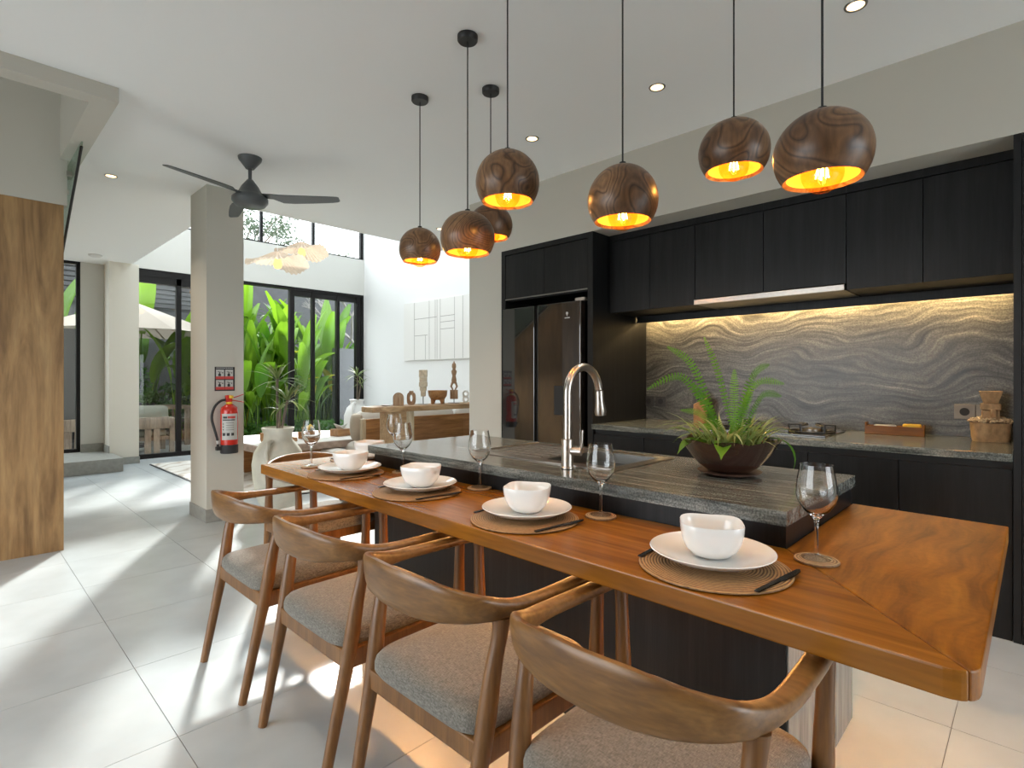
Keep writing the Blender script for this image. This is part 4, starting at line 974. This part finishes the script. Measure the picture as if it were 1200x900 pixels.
for a in (0.75-1.57, 0.75+1.57):
    ca, sa = math.cos(a), math.sin(a)
    MB().tube([(ca*0.13, sa*0.13, 0.665), (ca*0.20, sa*0.20, 0.66), (ca*0.245, sa*0.245, 0.58), (ca*0.225, sa*0.225, 0.50)], 0.02, 10).build('handle', 'jar', jar, 60)
def dracaena(loc, label, heads, stemr=0.012):
    d = thing('dracaena_plant', label, 'plant', loc)
    bm_ = [blade_mesh(0.30, 0.010, (0.9, 0.1), 'leaf', 'drac', 7, 0.2), blade_mesh(0.26, 0.010, (1.2, 0.3), 'leaf', 'drac', 7, 0.2), blade_mesh(0.32, 0.010, (0.3, -0.7), 'leaf', 'drac', 7, 0.2)]
    for (x, y, z, n, sc) in heads:
        MB().tube(catmull([(x*0.2, y*0.2, -0.05), (x*0.7, y*0.6, z*0.5), (x, y, z)], 4), stemr, 8).build('stem', 'bark', d, 60)
        for k in range(n):
            link('leaf', random.choice(bm_), d, (x, y, z-0.02), rot=(random.uniform(-.15, .15), random.uniform(-0.25, 0.25), 2*PI*k/n+random.uniform(-.2, .2)), scale=(sc,)*3)
Rr = (0.7193, 0.6947)
dracaena((-5.16, 2.16, 0.725), 'spiky dracaena growing from the large clay jar', [(0.09*Rr[0], 0.09*Rr[1], 0.33, 22, 1.0), (-0.03*Rr[0]-0.04, -0.03*Rr[1]+0.04, 0.52, 20, 1.0), (0.05, 0.0, 0.25, 10, 0.7)])
# coffee table
ct = thing('coffee_table', 'stone-topped coffee table with timber base on the rug', 'coffee table', (-7.0, 3.2, 0.016))
MB().prism([(-0.75, -0.75), (0.55, -0.72), (0.62, -0.6), (0.66, 0.75), (0.5, 0.85), (-0.70, 0.82), (-0.8, 0.6), (-0.82, -0.6)], 0.36, 0.445).build('stone_edge', 'stone_edge', ct, None, 0.012)
MB().prism([(-0.735, -0.735), (0.54, -0.705), (0.605, -0.59), (0.645, 0.74), (0.49, 0.835), (-0.69, 0.805), (-0.785, 0.59), (-0.805, -0.59)], 0.4455, 0.45).build('stone_top', 'stone_white', ct)
MB().box(0.40, 0.50, -0.55, 0.60, 0, 0.36).build('base_panel', 'sofa_wood', ct, None, 0.006); MB().box(-0.6, -0.5, -0.55, 0.6, 0, 0.36).build('base_panel', 'sofa_wood', ct, None, 0.006)
def small_tray(x, y, w, d, h, label, nuts=14):
    o = thing('serving_tray', label, 'tray', (x, y, 0.4675), 0.6)
    mb = MB().box(-w, w, -d, d, 0, 0.012).box(-w, w, -d, -d+0.012, 0, h).box(-w, w, d-0.012, d, 0, h).box(-w, -w+0.012, -d, d, 0, h).box(w-0.012, w, -d, d, 0, h)
    mb.build('frame', 'sofa_wood', o, None, 0.003)
    return o
small_tray(-6.72, 2.83, 0.17, 0.12, 0.05, 'wooden tray of small bites on the coffee table')
for k in range(8):
    o = MB().lathe([(0, 0), (0.028, 0.002), (0.035, 0.02), (0.03, 0.03), (0, 0.034)], 12).build('snack_bowl', 'ceramic' if k % 2 else 'sofa_wood', None, 50, 0, (-6.72+(-0.10+0.068*(k % 4))*math.cos(0.6)-(-0.04+0.08*(k//4))*math.sin(0.6), 2.83+(-0.10+0.068*(k % 4))*math.sin(0.6)+(-0.04+0.08*(k//4))*math.cos(0.6), 0.481))
    tag(o, 'tiny snack bowl in the wooden tray on the coffee table', 'bowl', 'snack bowls in the coffee table tray')
small_tray(-7.05, 2.90, 0.14, 0.09, 0.09, 'taller wooden box behind the tray on the coffee table')
fl = thing('flower_box', 'small wooden box with yellow flowers on the coffee table', 'flowers', (-6.85, 3.26, 0.4675), 0.4)
MB().box(-0.09, 0.09, -0.09, 0.09, 0, 0.09).build('box', 'sofa_wood', fl, None, 0.006)
for k in range(6):
    a = k*1.05; MB().lathe([(0, 0.09), (0.02, 0.10), (0.035, 0.13), (0.02, 0.15), (0, 0.155)], 10, (0.05*math.cos(a), 0.05*math.sin(a), 0.01*(k % 3))).build('flower', 'yellow' if k % 3 else 'paper', fl, 50)
tb2 = thing('tissue_box', 'small wooden tissue box with white tissues on the coffee table', 'tissue box', (-6.85, 3.72, 0.4675), 0.2)
MB().box(-0.085, 0.085, -0.11, 0.11, 0, 0.095).build('box', 'sofa_wood', tb2, None, 0.004)
MB().rings([[(-0.06, -0.015, 0.096), (0.06, -0.015, 0.096), (0.06, 0.015, 0.096), (-0.06, 0.015, 0.096)], [(-0.09, -0.05, 0.17), (0.03, -0.02, 0.13), (0.08, 0.05, 0.17), (-0.02, 0.02, 0.135)]]).build('tissue', 'paper', tb2)
# sofa
so = thing('sofa', 'wooden-backed sofa with off-white cushions behind the console', 'sofa', (-6.3, 4.5, 0))
box('back_panel', (0.36, 0.40, -0.96, 0.62, 0.14, 0.75), 'sofa_wood', so, 0.004); box('back_panel', (0.36, 0.40, 0.625, 1.35, 0.14, 0.75), 'sofa_wood', so, 0.004)
box('end_post', (0.34, 0.405, -1.01, -0.962, 0.0, 0.755), 'pale_wood', so, 0.004); box('end_post', (0.34, 0.405, 1.352, 1.40, 0.0, 0.755), 'pale_wood', so, 0.004)
box('seat_base', (-0.55, 0.335, -1.26, 1.39, 0.12, 0.28), 'sofa_wood', so, 0.01)
pad(-0.12, -1.13, 0.2805, 0.37, 0.40, 0.12, 6).build('seat_cushion', 'cushion', so, 60)
for k in range(3):
    y0 = -0.98+k*0.79
    pad(-0.12, y0+0.39, 0.28, 0.46, 0.42, 0.385, 8).build('seat_cushion', 'cushion', so, 60)
    q = pad(0, 0, 0, 0.18, 0.20, 0.385, 5).build('back_cushion', 'cushion', so, 60); q.rotation_euler = (0, PI/2-0.15, 0); q.location = (0.12, y0+0.39, 0.64)
o = pad(0, 0, -0.075, 0.075, 0.17, 0.17, 5).build('throw_pillow', 'beige', None, 60, 0, (-6.2, 3.575, 0.637)); o.rotation_euler = (PI/2, 0, -0.5)
tag(o, 'beige linen pillow leaning out past the sofa end', 'pillow')
# second vase with plant by the corner
v2 = thing('white_vase', 'white two-handled vase by the sliding door corner', 'vase', (-8.6, 4.98, 0))
MB().lathe([(0, 0), (0.14, 0), (0.17, 0.1), (0.22, 0.4), (0.22, 0.6), (0.17, 0.74), (0.11, 0.80), (0.11, 0.85), (0.13, 0.88), (0.10, 0.87), (0.09, 0.8), (0, 0.8)], 36).build('body', 'ceramic', v2, 50)
for a in (0.75-1.57, 0.75+1.57):
    ca, sa = math.cos(a), math.sin(a)
    MB().tube([(ca*0.10, sa*0.10, 0.83), (ca*0.20, sa*0.20, 0.82), (ca*0.24, sa*0.24, 0.70), (ca*0.21, sa*0.21, 0.62)], 0.02, 8).build('handle', 'ceramic', v2, 60)
dracaena((-8.6, 4.98, 0.81), 'pale dracaena in the white vase by the sliding door', [(0.02, 0.0, 0.50, 22, 1.0), (0.06, 0.04, 0.35, 12, 0.8)])
# console
co = thing('console_table', 'live-edge wooden console table behind the sofa', 'console table', (-5.5, 4.4, 0))
rng = random.Random(3)
pa = [(-0.2+rng.uniform(-.012, .012), -1.09+i*0.2) for i in range(13)]; pb = [(0.2+rng.uniform(-.012, .012), -1.09+i*0.2) for i in range(13)]
pa[0] = (-0.12, -1.09); pb[0] = (0.13, -1.10)
MB().prism(pb+list(reversed(pa)), 0.862, 0.925).build('slab_top', 'live_wood', co, None, 0.012)
box('leg', (-0.16, 0.16, -0.82, -0.56, 0, 0.861), 'live_wood', co, 0.006); box('leg', (-0.16, 0.16, 0.75, 1.0, 0, 0.861), 'live_wood', co, 0.006)
box('leg_edge', (0.1605, 0.175, -0.66, -0.56, 0, 0.861), 'pale_wood', co, 0.003)
CZ = 0.9262
def on_console(name, label, cat, y, x=-5.5): return thing(name, label, cat, (x, y, CZ), 0.8)
o = on_console('arch_ornament', 'small carved wooden arch ornament on the console', 'ornament', 3.738)
def arch_poly(w, h, n=14): return [(-w, 0), (w, 0)]+[(w*math.cos(a), h-w+w*math.sin(a)) for a in [PI*k/n for k in range(n+1)]]
MB().prism_axis(arch_poly(0.062, 0.155), -0.02, 0.02, 'y').build('body', 'art_wood', o)
for w in (0.045, 0.03, 0.015): MB().tube([(w, -0.021, 0.004)]+[(w*math.cos(a), -0.021, 0.093+w*math.sin(a)) for a in [PI*k/10 for k in range(11)]]+[(-w, -0.021, 0.004)], 0.003, 6).build('groove_line', 'pale_wood', o)
o = on_console('oval_ornament', 'wooden bottle-shaped ornament with an oval hole on the console', 'ornament', 3.924)
mb = MB(); oc = [(0.052*math.copysign(abs(math.cos(a))**0.6, math.cos(a)), 0.075+0.078*math.copysign(abs(math.sin(a))**0.6, math.sin(a))) for a in [2*PI*k/24 for k in range(24)]]
ic = [(0.018*math.cos(a), 0.08+0.042*math.sin(a)) for a in [2*PI*k/24 for k in range(24)]]
vs_ = [(x, -0.022, z) for x, z in oc]+[(x, -0.022, z) for x, z in ic]+[(x, 0.022, z) for x, z in oc]+[(x, 0.022, z) for x, z in ic]
fs_ = []
for k in range(24):
    k2 = (k+1) % 24
    fs_ += [(k, k2, 24+k2, 24+k), (48+k2, 48+k, 72+k, 72+k2), (k2, k, 48+k, 48+k2), (24+k, 24+k2, 72+k2, 72+k)]
mb.add(vs_, fs_); mb.build('body', 'art_wood', o, 40, 0, (0, 0, 0.003)); MB().box(-0.025, 0.025, -0.02, 0.02, 0.15, 0.172).build('neck', 'art_wood', o, None, 0.004)
o = on_console('tall_sculpture', 'pale stacked block sculpture on a thin metal stand', 'sculpture', 4.103)
MB().box(-0.06, 0.06, -0.04, 0.04, 0, 0.008).build('foot_plate', 'steel_in', o); MB().tube([(0, 0, 0.008), (0, 0, 0.12)], 0.005, 8).build('rod', 'black', o)
for k, (w, z0, z1) in enumerate([(0.03, 0.10, 0.17), (0.04, 0.17, 0.22), (0.05, 0.222, 0.28), (0.045, 0.282, 0.34), (0.05, 0.342, 0.43)]): MB().box(-w, w, -w*0.7, w*0.7, z0, z1).build('block', 'art_bone', o, None, 0.006)
o = on_console('footed_bowl', 'brown wooden bowl on short feet on the console', 'bowl', 4.331)
MB().lathe([(0.05, 0.05), (0.085, 0.055), (0.115, 0.10), (0.125, 0.172), (0.118, 0.172), (0.105, 0.10), (0, 0.08)], 30).build('body', 'sofa_wood', o, 50)
for k in range(4): MB().tube([(0.09*math.cos(k*PI/2+.78), 0.09*math.sin(k*PI/2+.78), 0.0), (0.075*math.cos(k*PI/2+.78), 0.075*math.sin(k*PI/2+.78), 0.07)], [0.016, 0.03], 8).build('foot', 'sofa_wood', o, 50)
o = on_console('standing_figure', 'tall thin carved figure on a block on the console', 'sculpture', 4.60)
MB().box(-0.075, 0.075, -0.05, 0.05, 0, 0.008).build('foot_plate', 'steel_in', o); MB().tube([(0, 0, 0.008), (0, 0, 0.08)], 0.005, 8).build('rod', 'black', o)
MB().box(-0.05, 0.05, -0.03, 0.03, 0.055, 0.175).build('block', 'art_wood', o, None, 0.004)
for s_ in (-1, 1): MB().tube([(s_*0.014, 0, 0.175), (s_*0.038, 0, 0.22), (s_*0.02, 0, 0.27)], [0.009, 0.013, 0.016], 8).build('leg', 'art_wood', o, 60)
MB().lathe([(0, 0.255), (0.03, 0.262), (0.034, 0.30), (0.022, 0.36), (0.034, 0.40), (0.036, 0.42), (0.018, 0.445), (0.028, 0.475), (0.026, 0.51), (0.012, 0.53), (0.006, 0.55), (0, 0.552)], 16).build('torso', 'art_wood', o, 60)
o = on_console('ring_ornament', 'white double-ring ornament at the end of the console', 'ornament', 4.80)
for z in (0.045, 0.12): MB().tube([(0.033*math.cos(a), 0, z+0.036*math.sin(a)) for a in [2*PI*k/20 for k in range(21)]], 0.013, 8, cap=False).build('ring', 'ceramic', o, 60)
MB().box(-0.02, 0.02, -0.013, 0.013, 0, 0.008).build('foot', 'ceramic', o)
o = MB().lathe([(0, 0), (0.05, 0), (0.065, 0.014), (0.06, 0.015), (0, 0.006)], 24).build('small_dish', 'ceramic', None, 50, 0, (-5.5, 3.572, CZ)); tag(o, 'small flat dish at the left end of the console', 'dish')
# wall relief art
ar = thing('wall_relief', 'large white plaster relief with scored lines on the wall', 'artwork', (-8.47, 5.875, 1.58))
MB().box(0, 2.05, 0, 0.034, 0, 1.05).build('board', 'art', ar, None, 0.004)
for x in (0.33, 0.77, 0.94, 0.99, 1.08, 1.46, 1.67): MB().box(x-0.004, x+0.004, -0.0015, 0.0005, 0.01, 1.04).build('scored_line', 'art_line', ar)
for x0, x1, z in ((0.33, 0.99, 0.74), (0.33, 0.72, 0.44), (1.08, 1.46, 0.74), (1.08, 1.46, 0.64), (1.08, 1.46, 0.52)): MB().box(x0, x1, -0.0015, 0.0005, z-0.004, z+0.004).build('scored_line', 'art_line', ar)
MB().box(0.655, 0.663, -0.0015, 0.0005, 0.01, 0.44).build('scored_line', 'art_line', ar)
# woven hanging lamps
def woven_lamp(x, y, z, r, label):
    l = thing('woven_pendant', label, 'pendant lamp', (x, y, z), group='woven linen pendants in the void')
    mb = MB(); n = 72; rings = []
    for f, h in [(0.05, 0.0), (0.2, -0.02), (0.4, -0.06), (0.6, -0.10), (0.8, -0.13), (1.0, -0.145)]:
        ring = []
        for k in range(n):
            a = 2*PI*k/n; wv = math.sin(2*a+0.9)*0.05*f*f+math.sin(5*a)*0.022*f*f; rip = 0.011*f*(1 if k % 2 else -1)
            ring.append((r*f*math.cos(a)*(1+0.05*math.sin(3*a)), r*f*math.sin(a), h+0.06+wv*r/0.36+rip))
        rings.append(ring)
    mb.rings(rings, cap=False); mb.build('shade', 'linen_shade', l, 30)
    MB().tube([(0, 0, 0.06), (0, 0, 6.2-z)], 0.003, 6).build('cord', 'ceramic', l)
    MB().lathe([(0, 0.0), (0.02, 0.0), (0.02, 0.06), (0, 0.06)], 14).build('socket', 'black', l, 40)
    MB().lathe([(0, -0.15), (0.035, -0.14), (0.052, -0.10), (0.045, -0.055), (0.02, -0.01), (0, 0)], 20).build('bulb', 'warm_bulb', l, 60)
woven_lamp(-6.63, 2.77, 2.73, 0.36, 'wavy woven linen pendant, nearer and lower of the two')
woven_lamp(-7.49, 3.47, 3.12, 0.36, 'wavy woven linen pendant, farther and higher of the two')

# ------------------------------------------------------------------ garden and terrace
struct('ground', MB().box(-40, -10.05, -25, 30, -0.10, -0.03), 'deck', 'grey paved terrace outside the glass doors', 'ground')
struct('ground_near', MB().box(-10.05, 30, -30, -2.95, -0.10, -0.03).box(2.75, 30, -2.95, 30, -0.10, -0.03), 'deck', 'paved ground outside the near openings', 'ground')
struct('garden_bed', MB().box(-14.4, -10.7, 3.3, 9.5, -0.03, 0.03), 'soil', 'planted soil bed outside the sliding door', 'ground')
gw = thing('garden_wall', 'dark grey rendered garden wall behind the plants', 'wall', (-14.3, 0, 0)); gw['kind'] = 'structure'
box('render', (-0.2, 0, 2.6, 12, -0.03, 2.05), 'dark_wall', gw); box('return_panel', (2.72, 2.84, 6.08, 8.6, -0.03, 1.94), 'mid_wall', gw)
dh = thing('slatted_house', 'dark slatted building behind the parasol', 'building', (-15.2, -2, 0))
box('wall', (-0.3, 0, -6, 15.0, -0.03, 2.9), 'dark_wall', dh)
for k in range(14): box('slat', (0.02, 0.06, -6, 6.8, 2.95+k*0.11, 3.03+k*0.11), 'slat', dh)
box('backing', (-0.2, 0.015, -6, 6.8, 2.9, 4.5), 'dark_wall', dh); box('upper_wall', (-0.3, -0.01, 6.8, 15.0, 2.9, 3.9), 'dark_wall', dh)
box('screen_wall', (3.9, 4.05, 3.2, 4.15, -0.03, 2.05), 'dark_wall', dh)
# parasol
pr = thing('parasol', 'large cream parasol on the terrace behind the glass door', 'parasol', (-12.1, 2.35, -0.03))
MB().tube([(0, 0, 0), (0, 0, 2.75)], 0.025, 10).build('pole', 'weather', pr, 60)
ca_ = MB(); R8 = 1.55
vs_ = [(0, 0, 2.72)]+[(R8*math.cos(2*PI*k/8+.2), R8*math.sin(2*PI*k/8+.2), 2.12) for k in range(8)]
ca_.add(vs_, [(0, 1+k, 1+(k+1) % 8) for k in range(8)]); ca_.build('canopy', 'canvas', pr)
for k in range(8):
    a = 2*PI*k/8+.2; MB().tube([(0.05*math.cos(a), 0.05*math.sin(a), 2.68), (R8*math.cos(a)*0.99, R8*math.sin(a)*0.99, 2.10)], 0.012, 6).build('rib', 'weather', pr)
MB().lathe([(0, 0), (0.25, 0), (0.25, 0.06), (0.05, 0.09), (0, 0.09)], 20).build('base', 'dark_wall', pr)
# terrace chairs and table
def terrace_chair(x, y, rz, label):
    c = thing('terrace_armchair', label, 'chair', (x, y, -0.03), rz, 'weathered terrace armchairs')
    for sx in (-1, 1):
        box('leg', (sx*0.30-0.035, sx*0.30+0.035, -0.32, -0.26, 0, 0.56), 'weather', c); box('leg', (sx*0.30-0.035, sx*0.30+0.035, 0.26, 0.32, 0, 0.56), 'weather', c)
        box('arm', (sx*0.30-0.04, sx*0.30+0.04, -0.33, 0.33, 0.561, 0.60), 'weather', c, 0.005)
    box('back_board', (-0.26, 0.26, -0.34, -0.30, 0.42, 0.62), 'weather', c, 0.01); box('back_slat', (-0.11, -0.02, -0.345, -0.305, 0, 0.419), 'weather', c); box('back_slat', (0.02, 0.11, -0.345, -0.305, 0, 0.419), 'weather', c)
    box('seat_frame', (-0.262, 0.262, -0.29, 0.31, 0.22, 0.28), 'weather', c)
    pad(0, 0.02, 0.281, 0.42, 0.25, 0.28, 7).build('seat_cushion', 'sage', c, 60)
    q = pad(0, 0, -0.07, 0.07, 0.27, 0.2, 6).build('back_cushion', 'sage', c, 60); q.rotation_euler = (PI/2-0.15, 0, 0); q.location = (0, -0.21, 0.62)
    return c
terrace_chair(-11.15, 2.40, PI/2+0.0, 'weathered teak terrace armchair with sage cushions behind the glass door')
terrace_chair(-11.45, 1.35, PI/2+0.1, 'weathered teak terrace armchair seen through the narrow window')
ot = thing('terrace_table', 'weathered teak table under the parasol', 'table', (-12.25, 2.3, -0.03))
box('top', (-0.5, 0.5, -1.0, 1.0, 0.70, 0.75), 'weather', ot, 0.006)
for sx in (-1, 1):
    for sy in (-1, 1): box('leg', (sx*0.42-0.04, sx*0.42+0.04, sy*0.9-0.04, sy*0.9+0.04, 0, 0.699), 'weather', ot)

# ---- foliage
def heli_mesh(hp, L, Wd, lean, droop, nm, mat):
    """stalk then broad blade, arching outwards along +x"""
    mb = MB(); pts = []
    n1, n2 = 4, 10; p = Vector((0, 0, 0)); ang = PI/2-0.03
    for i in range(n1+1):
        pts.append(p.copy()); p = p+Vector((math.cos(ang), 0, math.sin(ang)))*(hp/n1); ang -= lean*0.25/n1
    mb.tube(pts, [0.02, 0.017, 0.014, 0.011, 0.008], 5)
    p = pts[-1]; vs = []
    for i in range(n2):
        t = i/(n2-1)
        if i: p = p+Vector((math.cos(ang), 0, math.sin(ang)))*(L/(n2-1)); ang -= (lean*0.6+droop*t*1.6)/(n2-1)
        w = Wd*(math.sin(PI*min(1, (t*0.93+0.035)))**0.6)*(1.0-0.15*t)
        nz = Vector((-math.sin(ang), 0, math.cos(ang)))
        up = nz*w*0.45
        vs += [p+Vector((0, -w, 0))+up, p+Vector((0, -w*0.5, 0))+up*0.35, p, p+Vector((0, w*0.5, 0))+up*0.35, p+Vector((0, w, 0))+up]
    fs = []
    for i in range(n2-1):
        for k in range(4): fs.append((5*i+k, 5*i+k+1, 5*i+k+6, 5*i+k+5))
    mb.add(vs, fs); return mb.mesh(nm, mat, 70)
hv = [heli_mesh(1.15, 1.15, 0.13, 0.5, 0.3, 'leaf', 'heli'), heli_mesh(0.95, 1.0, 0.14, 0.9, 0.8, 'leaf', 'heli'), heli_mesh(1.35, 1.2, 0.13, 0.35, 0.2, 'leaf', 'heli'),
      heli_mesh(0.75, 0.9, 0.12, 1.0, 1.1, 'leaf', 'heli'), heli_mesh(1.0, 1.05, 0.15, 0.7, 0.5, 'leaf', 'heli')]
hy_ = heli_mesh(0.9, 1.0, 0.12, 0.95, 0.9, 'leaf', 'heli_y')
def heliconia(x, y, n, sc, label, yel=False):
    g = thing('heliconia', label, 'plant', (x, y, 0.0), random.random()*6, 'broad-leaved plants in the garden')
    for k in range(n):
        me = random.choice(hv)
        if yel and k == 0: me = hy_
        s_ = sc*random.uniform(0.8, 1.12)
        link('leaf', me, g, (random.uniform(-.18, .18), random.uniform(-.18, .18), 0), rot=(random.uniform(-.08, .08), random.uniform(-.05, .1), 2*PI*k/n+random.uniform(-.5, .5)), scale=(s_,)*3)
ords = ['first', 'second', 'third', 'fourth', 'fifth', 'sixth', 'seventh', 'eighth', 'ninth', 'tenth', 'eleventh', 'twelfth', 'thirteenth', 'fourteenth']
hs = sorted([(-11.0, 4.05, 1.0), (-11.3, 4.55, 1.1), (-11.7, 4.15, 1.25), (-11.2, 5.05, 1.08), (-11.8, 4.9, 1.3), (-11.9, 5.5, 1.15), (-11.7, 5.65, 1.0), (-12.3, 4.4, 1.4), (-12.3, 5.7, 1.25), (-12.6, 6.6, 1.15), (-11.0, 3.6, 0.8), (-12.6, 5.1, 1.45), (-12.9, 6.2, 1.5), (-12.2, 6.3, 1.3)], key=lambda a: a[1])
for i, (x, y, sc) in enumerate(hs):
    heliconia(x, y, 12, sc*0.9, 'broad-leaved green heliconia beyond the sliding door, %s from the left' % ords[i], i % 3 == 0)
heliconia(-13.2, 2.75, 8, 1.45, 'tall banana-like plant behind the parasol, right of the slatted wall')
heliconia(-13.0, 1.45, 8, 1.5, 'tall banana-like plant seen through the narrow window')
heliconia(-12.7, 3.35, 8, 1.25, 'banana-like plant behind the pillar end of the terrace')
# fan palms
def palm(x, y, h, n, L, label):
    g = thing('palm', label, 'palm', (x, y, 0), 0, 'spiky palms in the garden')
    MB().tube([(0, 0, 0), (0.05, 0.03, h*0.5), (0.0, 0.05, h)], [0.09, 0.07, 0.06], 8).build('trunk', 'bark', g, 60)
    ms = [blade_mesh(L, 0.03, (1.25, -0.3), 'leaf', 'palm', 8, 0.3), blade_mesh(L, 0.03, (0.7, -0.9), 'leaf', 'palm', 8, 0.3), blade_mesh(L*0.9, 0.03, (1.45, 0.6), 'leaf', 'palm', 8, 0.3)]
    for k in range(n): link('leaf', random.choice(ms), g, (0, 0.05, h), rot=(0, random.uniform(-.3, .3), random.random()*2*PI), scale=(random.uniform(.8, 1.1),)*3)
palm(-13.2, 4.6, 2.2, 46, 0.85, 'spiky palm rising behind the left heliconias')
palm(-13.0, 3.9, 1.75, 42, 0.8, 'spiky palm farther left beside the sliding door opening')
palm(-12.9, 2.0, 1.0, 40, 0.9, 'spreading palm under the parasol beyond the glass door')
palm(-12.0, 3.75, 2.45, 44, 0.75, 'yellow-green palm high at the left of the sliding door opening')
palm(-13.4, 5.5, 2.55, 44, 0.85, 'spiky palm head behind the door stile')
bt = thing('frangipani', 'bare-branched frangipani tree behind the right door pane', 'tree', (-13.5, 8.3, 0)); mb = MB(); rb = random.Random(11)
def branch(p, d, L, r, lv):
    q = p+d*L; mb.tube([p, (p+q)/2+Vector((rb.uniform(-.03, .03), rb.uniform(-.03, .03), 0)), q], [r, r*0.9, r*0.75], 6)
    if lv == 0: return
    for k in range(3 if lv > 2 else 2):
        a = rb.random()*2*PI; e = (d+Vector((math.cos(a), math.sin(a), rb.uniform(0.0, 0.3)))*0.75).normalized(); branch(q, e, L*0.68, r*0.7, lv-1)
branch(Vector((0, 0, 0)), Vector((0, 0, 1)), 1.5, 0.07, 5); mb.build('branches', 'bark_pale', bt, 60)
# hedge of small leaves
def leaf_cloud(mb, c, r, n, s):
    for k in range(n):
        d = Vector((random.gauss(0, 1), random.gauss(0, 1), random.gauss(0, 1))).normalized()*(random.random()**0.4)
        p = Vector(c)+Vector((d.x*r[0], d.y*r[1], d.z*r[2]))
        a = Vector((random.gauss(0, 1), random.gauss(0, 1), random.gauss(0, 1))).normalized(); b = a.orthogonal().normalized()
        sc = s*random.uniform(0.6, 1.3)
        mb.add([p-a*sc, p+b*sc*0.45, p+a*sc, p-b*sc*0.45], [(0, 1, 2, 3)])
hg = thing('hedge', 'dense dark green shrubbery filling the garden bed', 'hedge', (-13.1, 5.6, 0)); 
mb = MB()
for k in range(16): leaf_cloud(mb, (random.uniform(-0.5, 0.5), -2.2+k*0.28, random.uniform(0.4, 1.6)), (0.5, 0.4, 0.6), 420, 0.07)
tag(mb.build('foliage', 'hedge', hg), kind='stuff')
hg2 = thing('hedge', 'dark green shrubbery behind the terrace table', 'hedge', (-13.6, 1.2, 0)); mb = MB()
for k in range(9): leaf_cloud(mb, (random.uniform(-0.3, 0.3), -1.2+k*0.33, random.uniform(0.3, 1.3)), (0.45, 0.4, 0.55), 360, 0.07)
tag(mb.build('foliage', 'hedge', hg2), kind='stuff')
lu = thing('low_shrub', 'low leafy shrub at the foot of the heliconias', 'shrub', (-10.95, 4.9, 0)); mb = MB()
for k in range(8): leaf_cloud(mb, (random.uniform(-0.1, 0.2), -1.2+k*0.3, 0.2), (0.2, 0.25, 0.22), 150, 0.05)
tag(mb.build('foliage', 'hedge', lu), kind='stuff')
bp = thing('ball_plant', 'round clipped yellow-green plant on the terrace table', 'plant', (-12.05, 2.62, 0.7215)); mb = MB()
leaf_cloud(mb, (0, 0, 0.16), (0.16, 0.16, 0.13), 900, 0.035); tag(mb.build('foliage', 'heli', bp), kind='stuff')
MB().lathe([(0, 0), (0.08, 0), (0.10, 0.07), (0.09, 0.07), (0, 0.05)], 20).build('pot', 'dark_wall', bp, 50)
# tree seen through the clerestory
def tree(x, y, h, label, spread=1.6, seed=1, leaves=170):
    g = thing('garden_tree', label, 'tree', (x, y, 0)); r = random.Random(seed); mb = MB(); lf = MB()
    mb.tube([(0, 0, 0), (0.1, 0, h*0.35), (0, 0.1, h*0.6)], [0.16, 0.12, 0.09], 8)
    for k in range(16):
        a = r.random()*2*PI; z0 = h*r.uniform(0.4, 0.62)
        e = (spread*r.uniform(0.5, 1)*math.cos(a), spread*r.uniform(0.5, 1)*math.sin(a), h*r.uniform(0.75, 1.0))
        mb.tube(catmull([(0, 0.05, z0), (e[0]*0.45, e[1]*0.45, z0+(e[2]-z0)*0.6), e], 4), [0.05-0.004*q for q in range(9)], 5)
        leaf_cloud(lf, e, (0.5, 0.5, 0.35), leaves, 0.06)
    mb.build('branches', 'bark', g, 60); tag(lf.build('foliage', 'tree', g), kind='stuff')
tree(-17.2, 5.9, 6.6, 'grey-green tree behind the clerestory window', 1.7, 2)
tree(-17.0, 8.6, 5.4, 'small grey-green tree behind the right of the clerestory', 1.3, 5, 110)
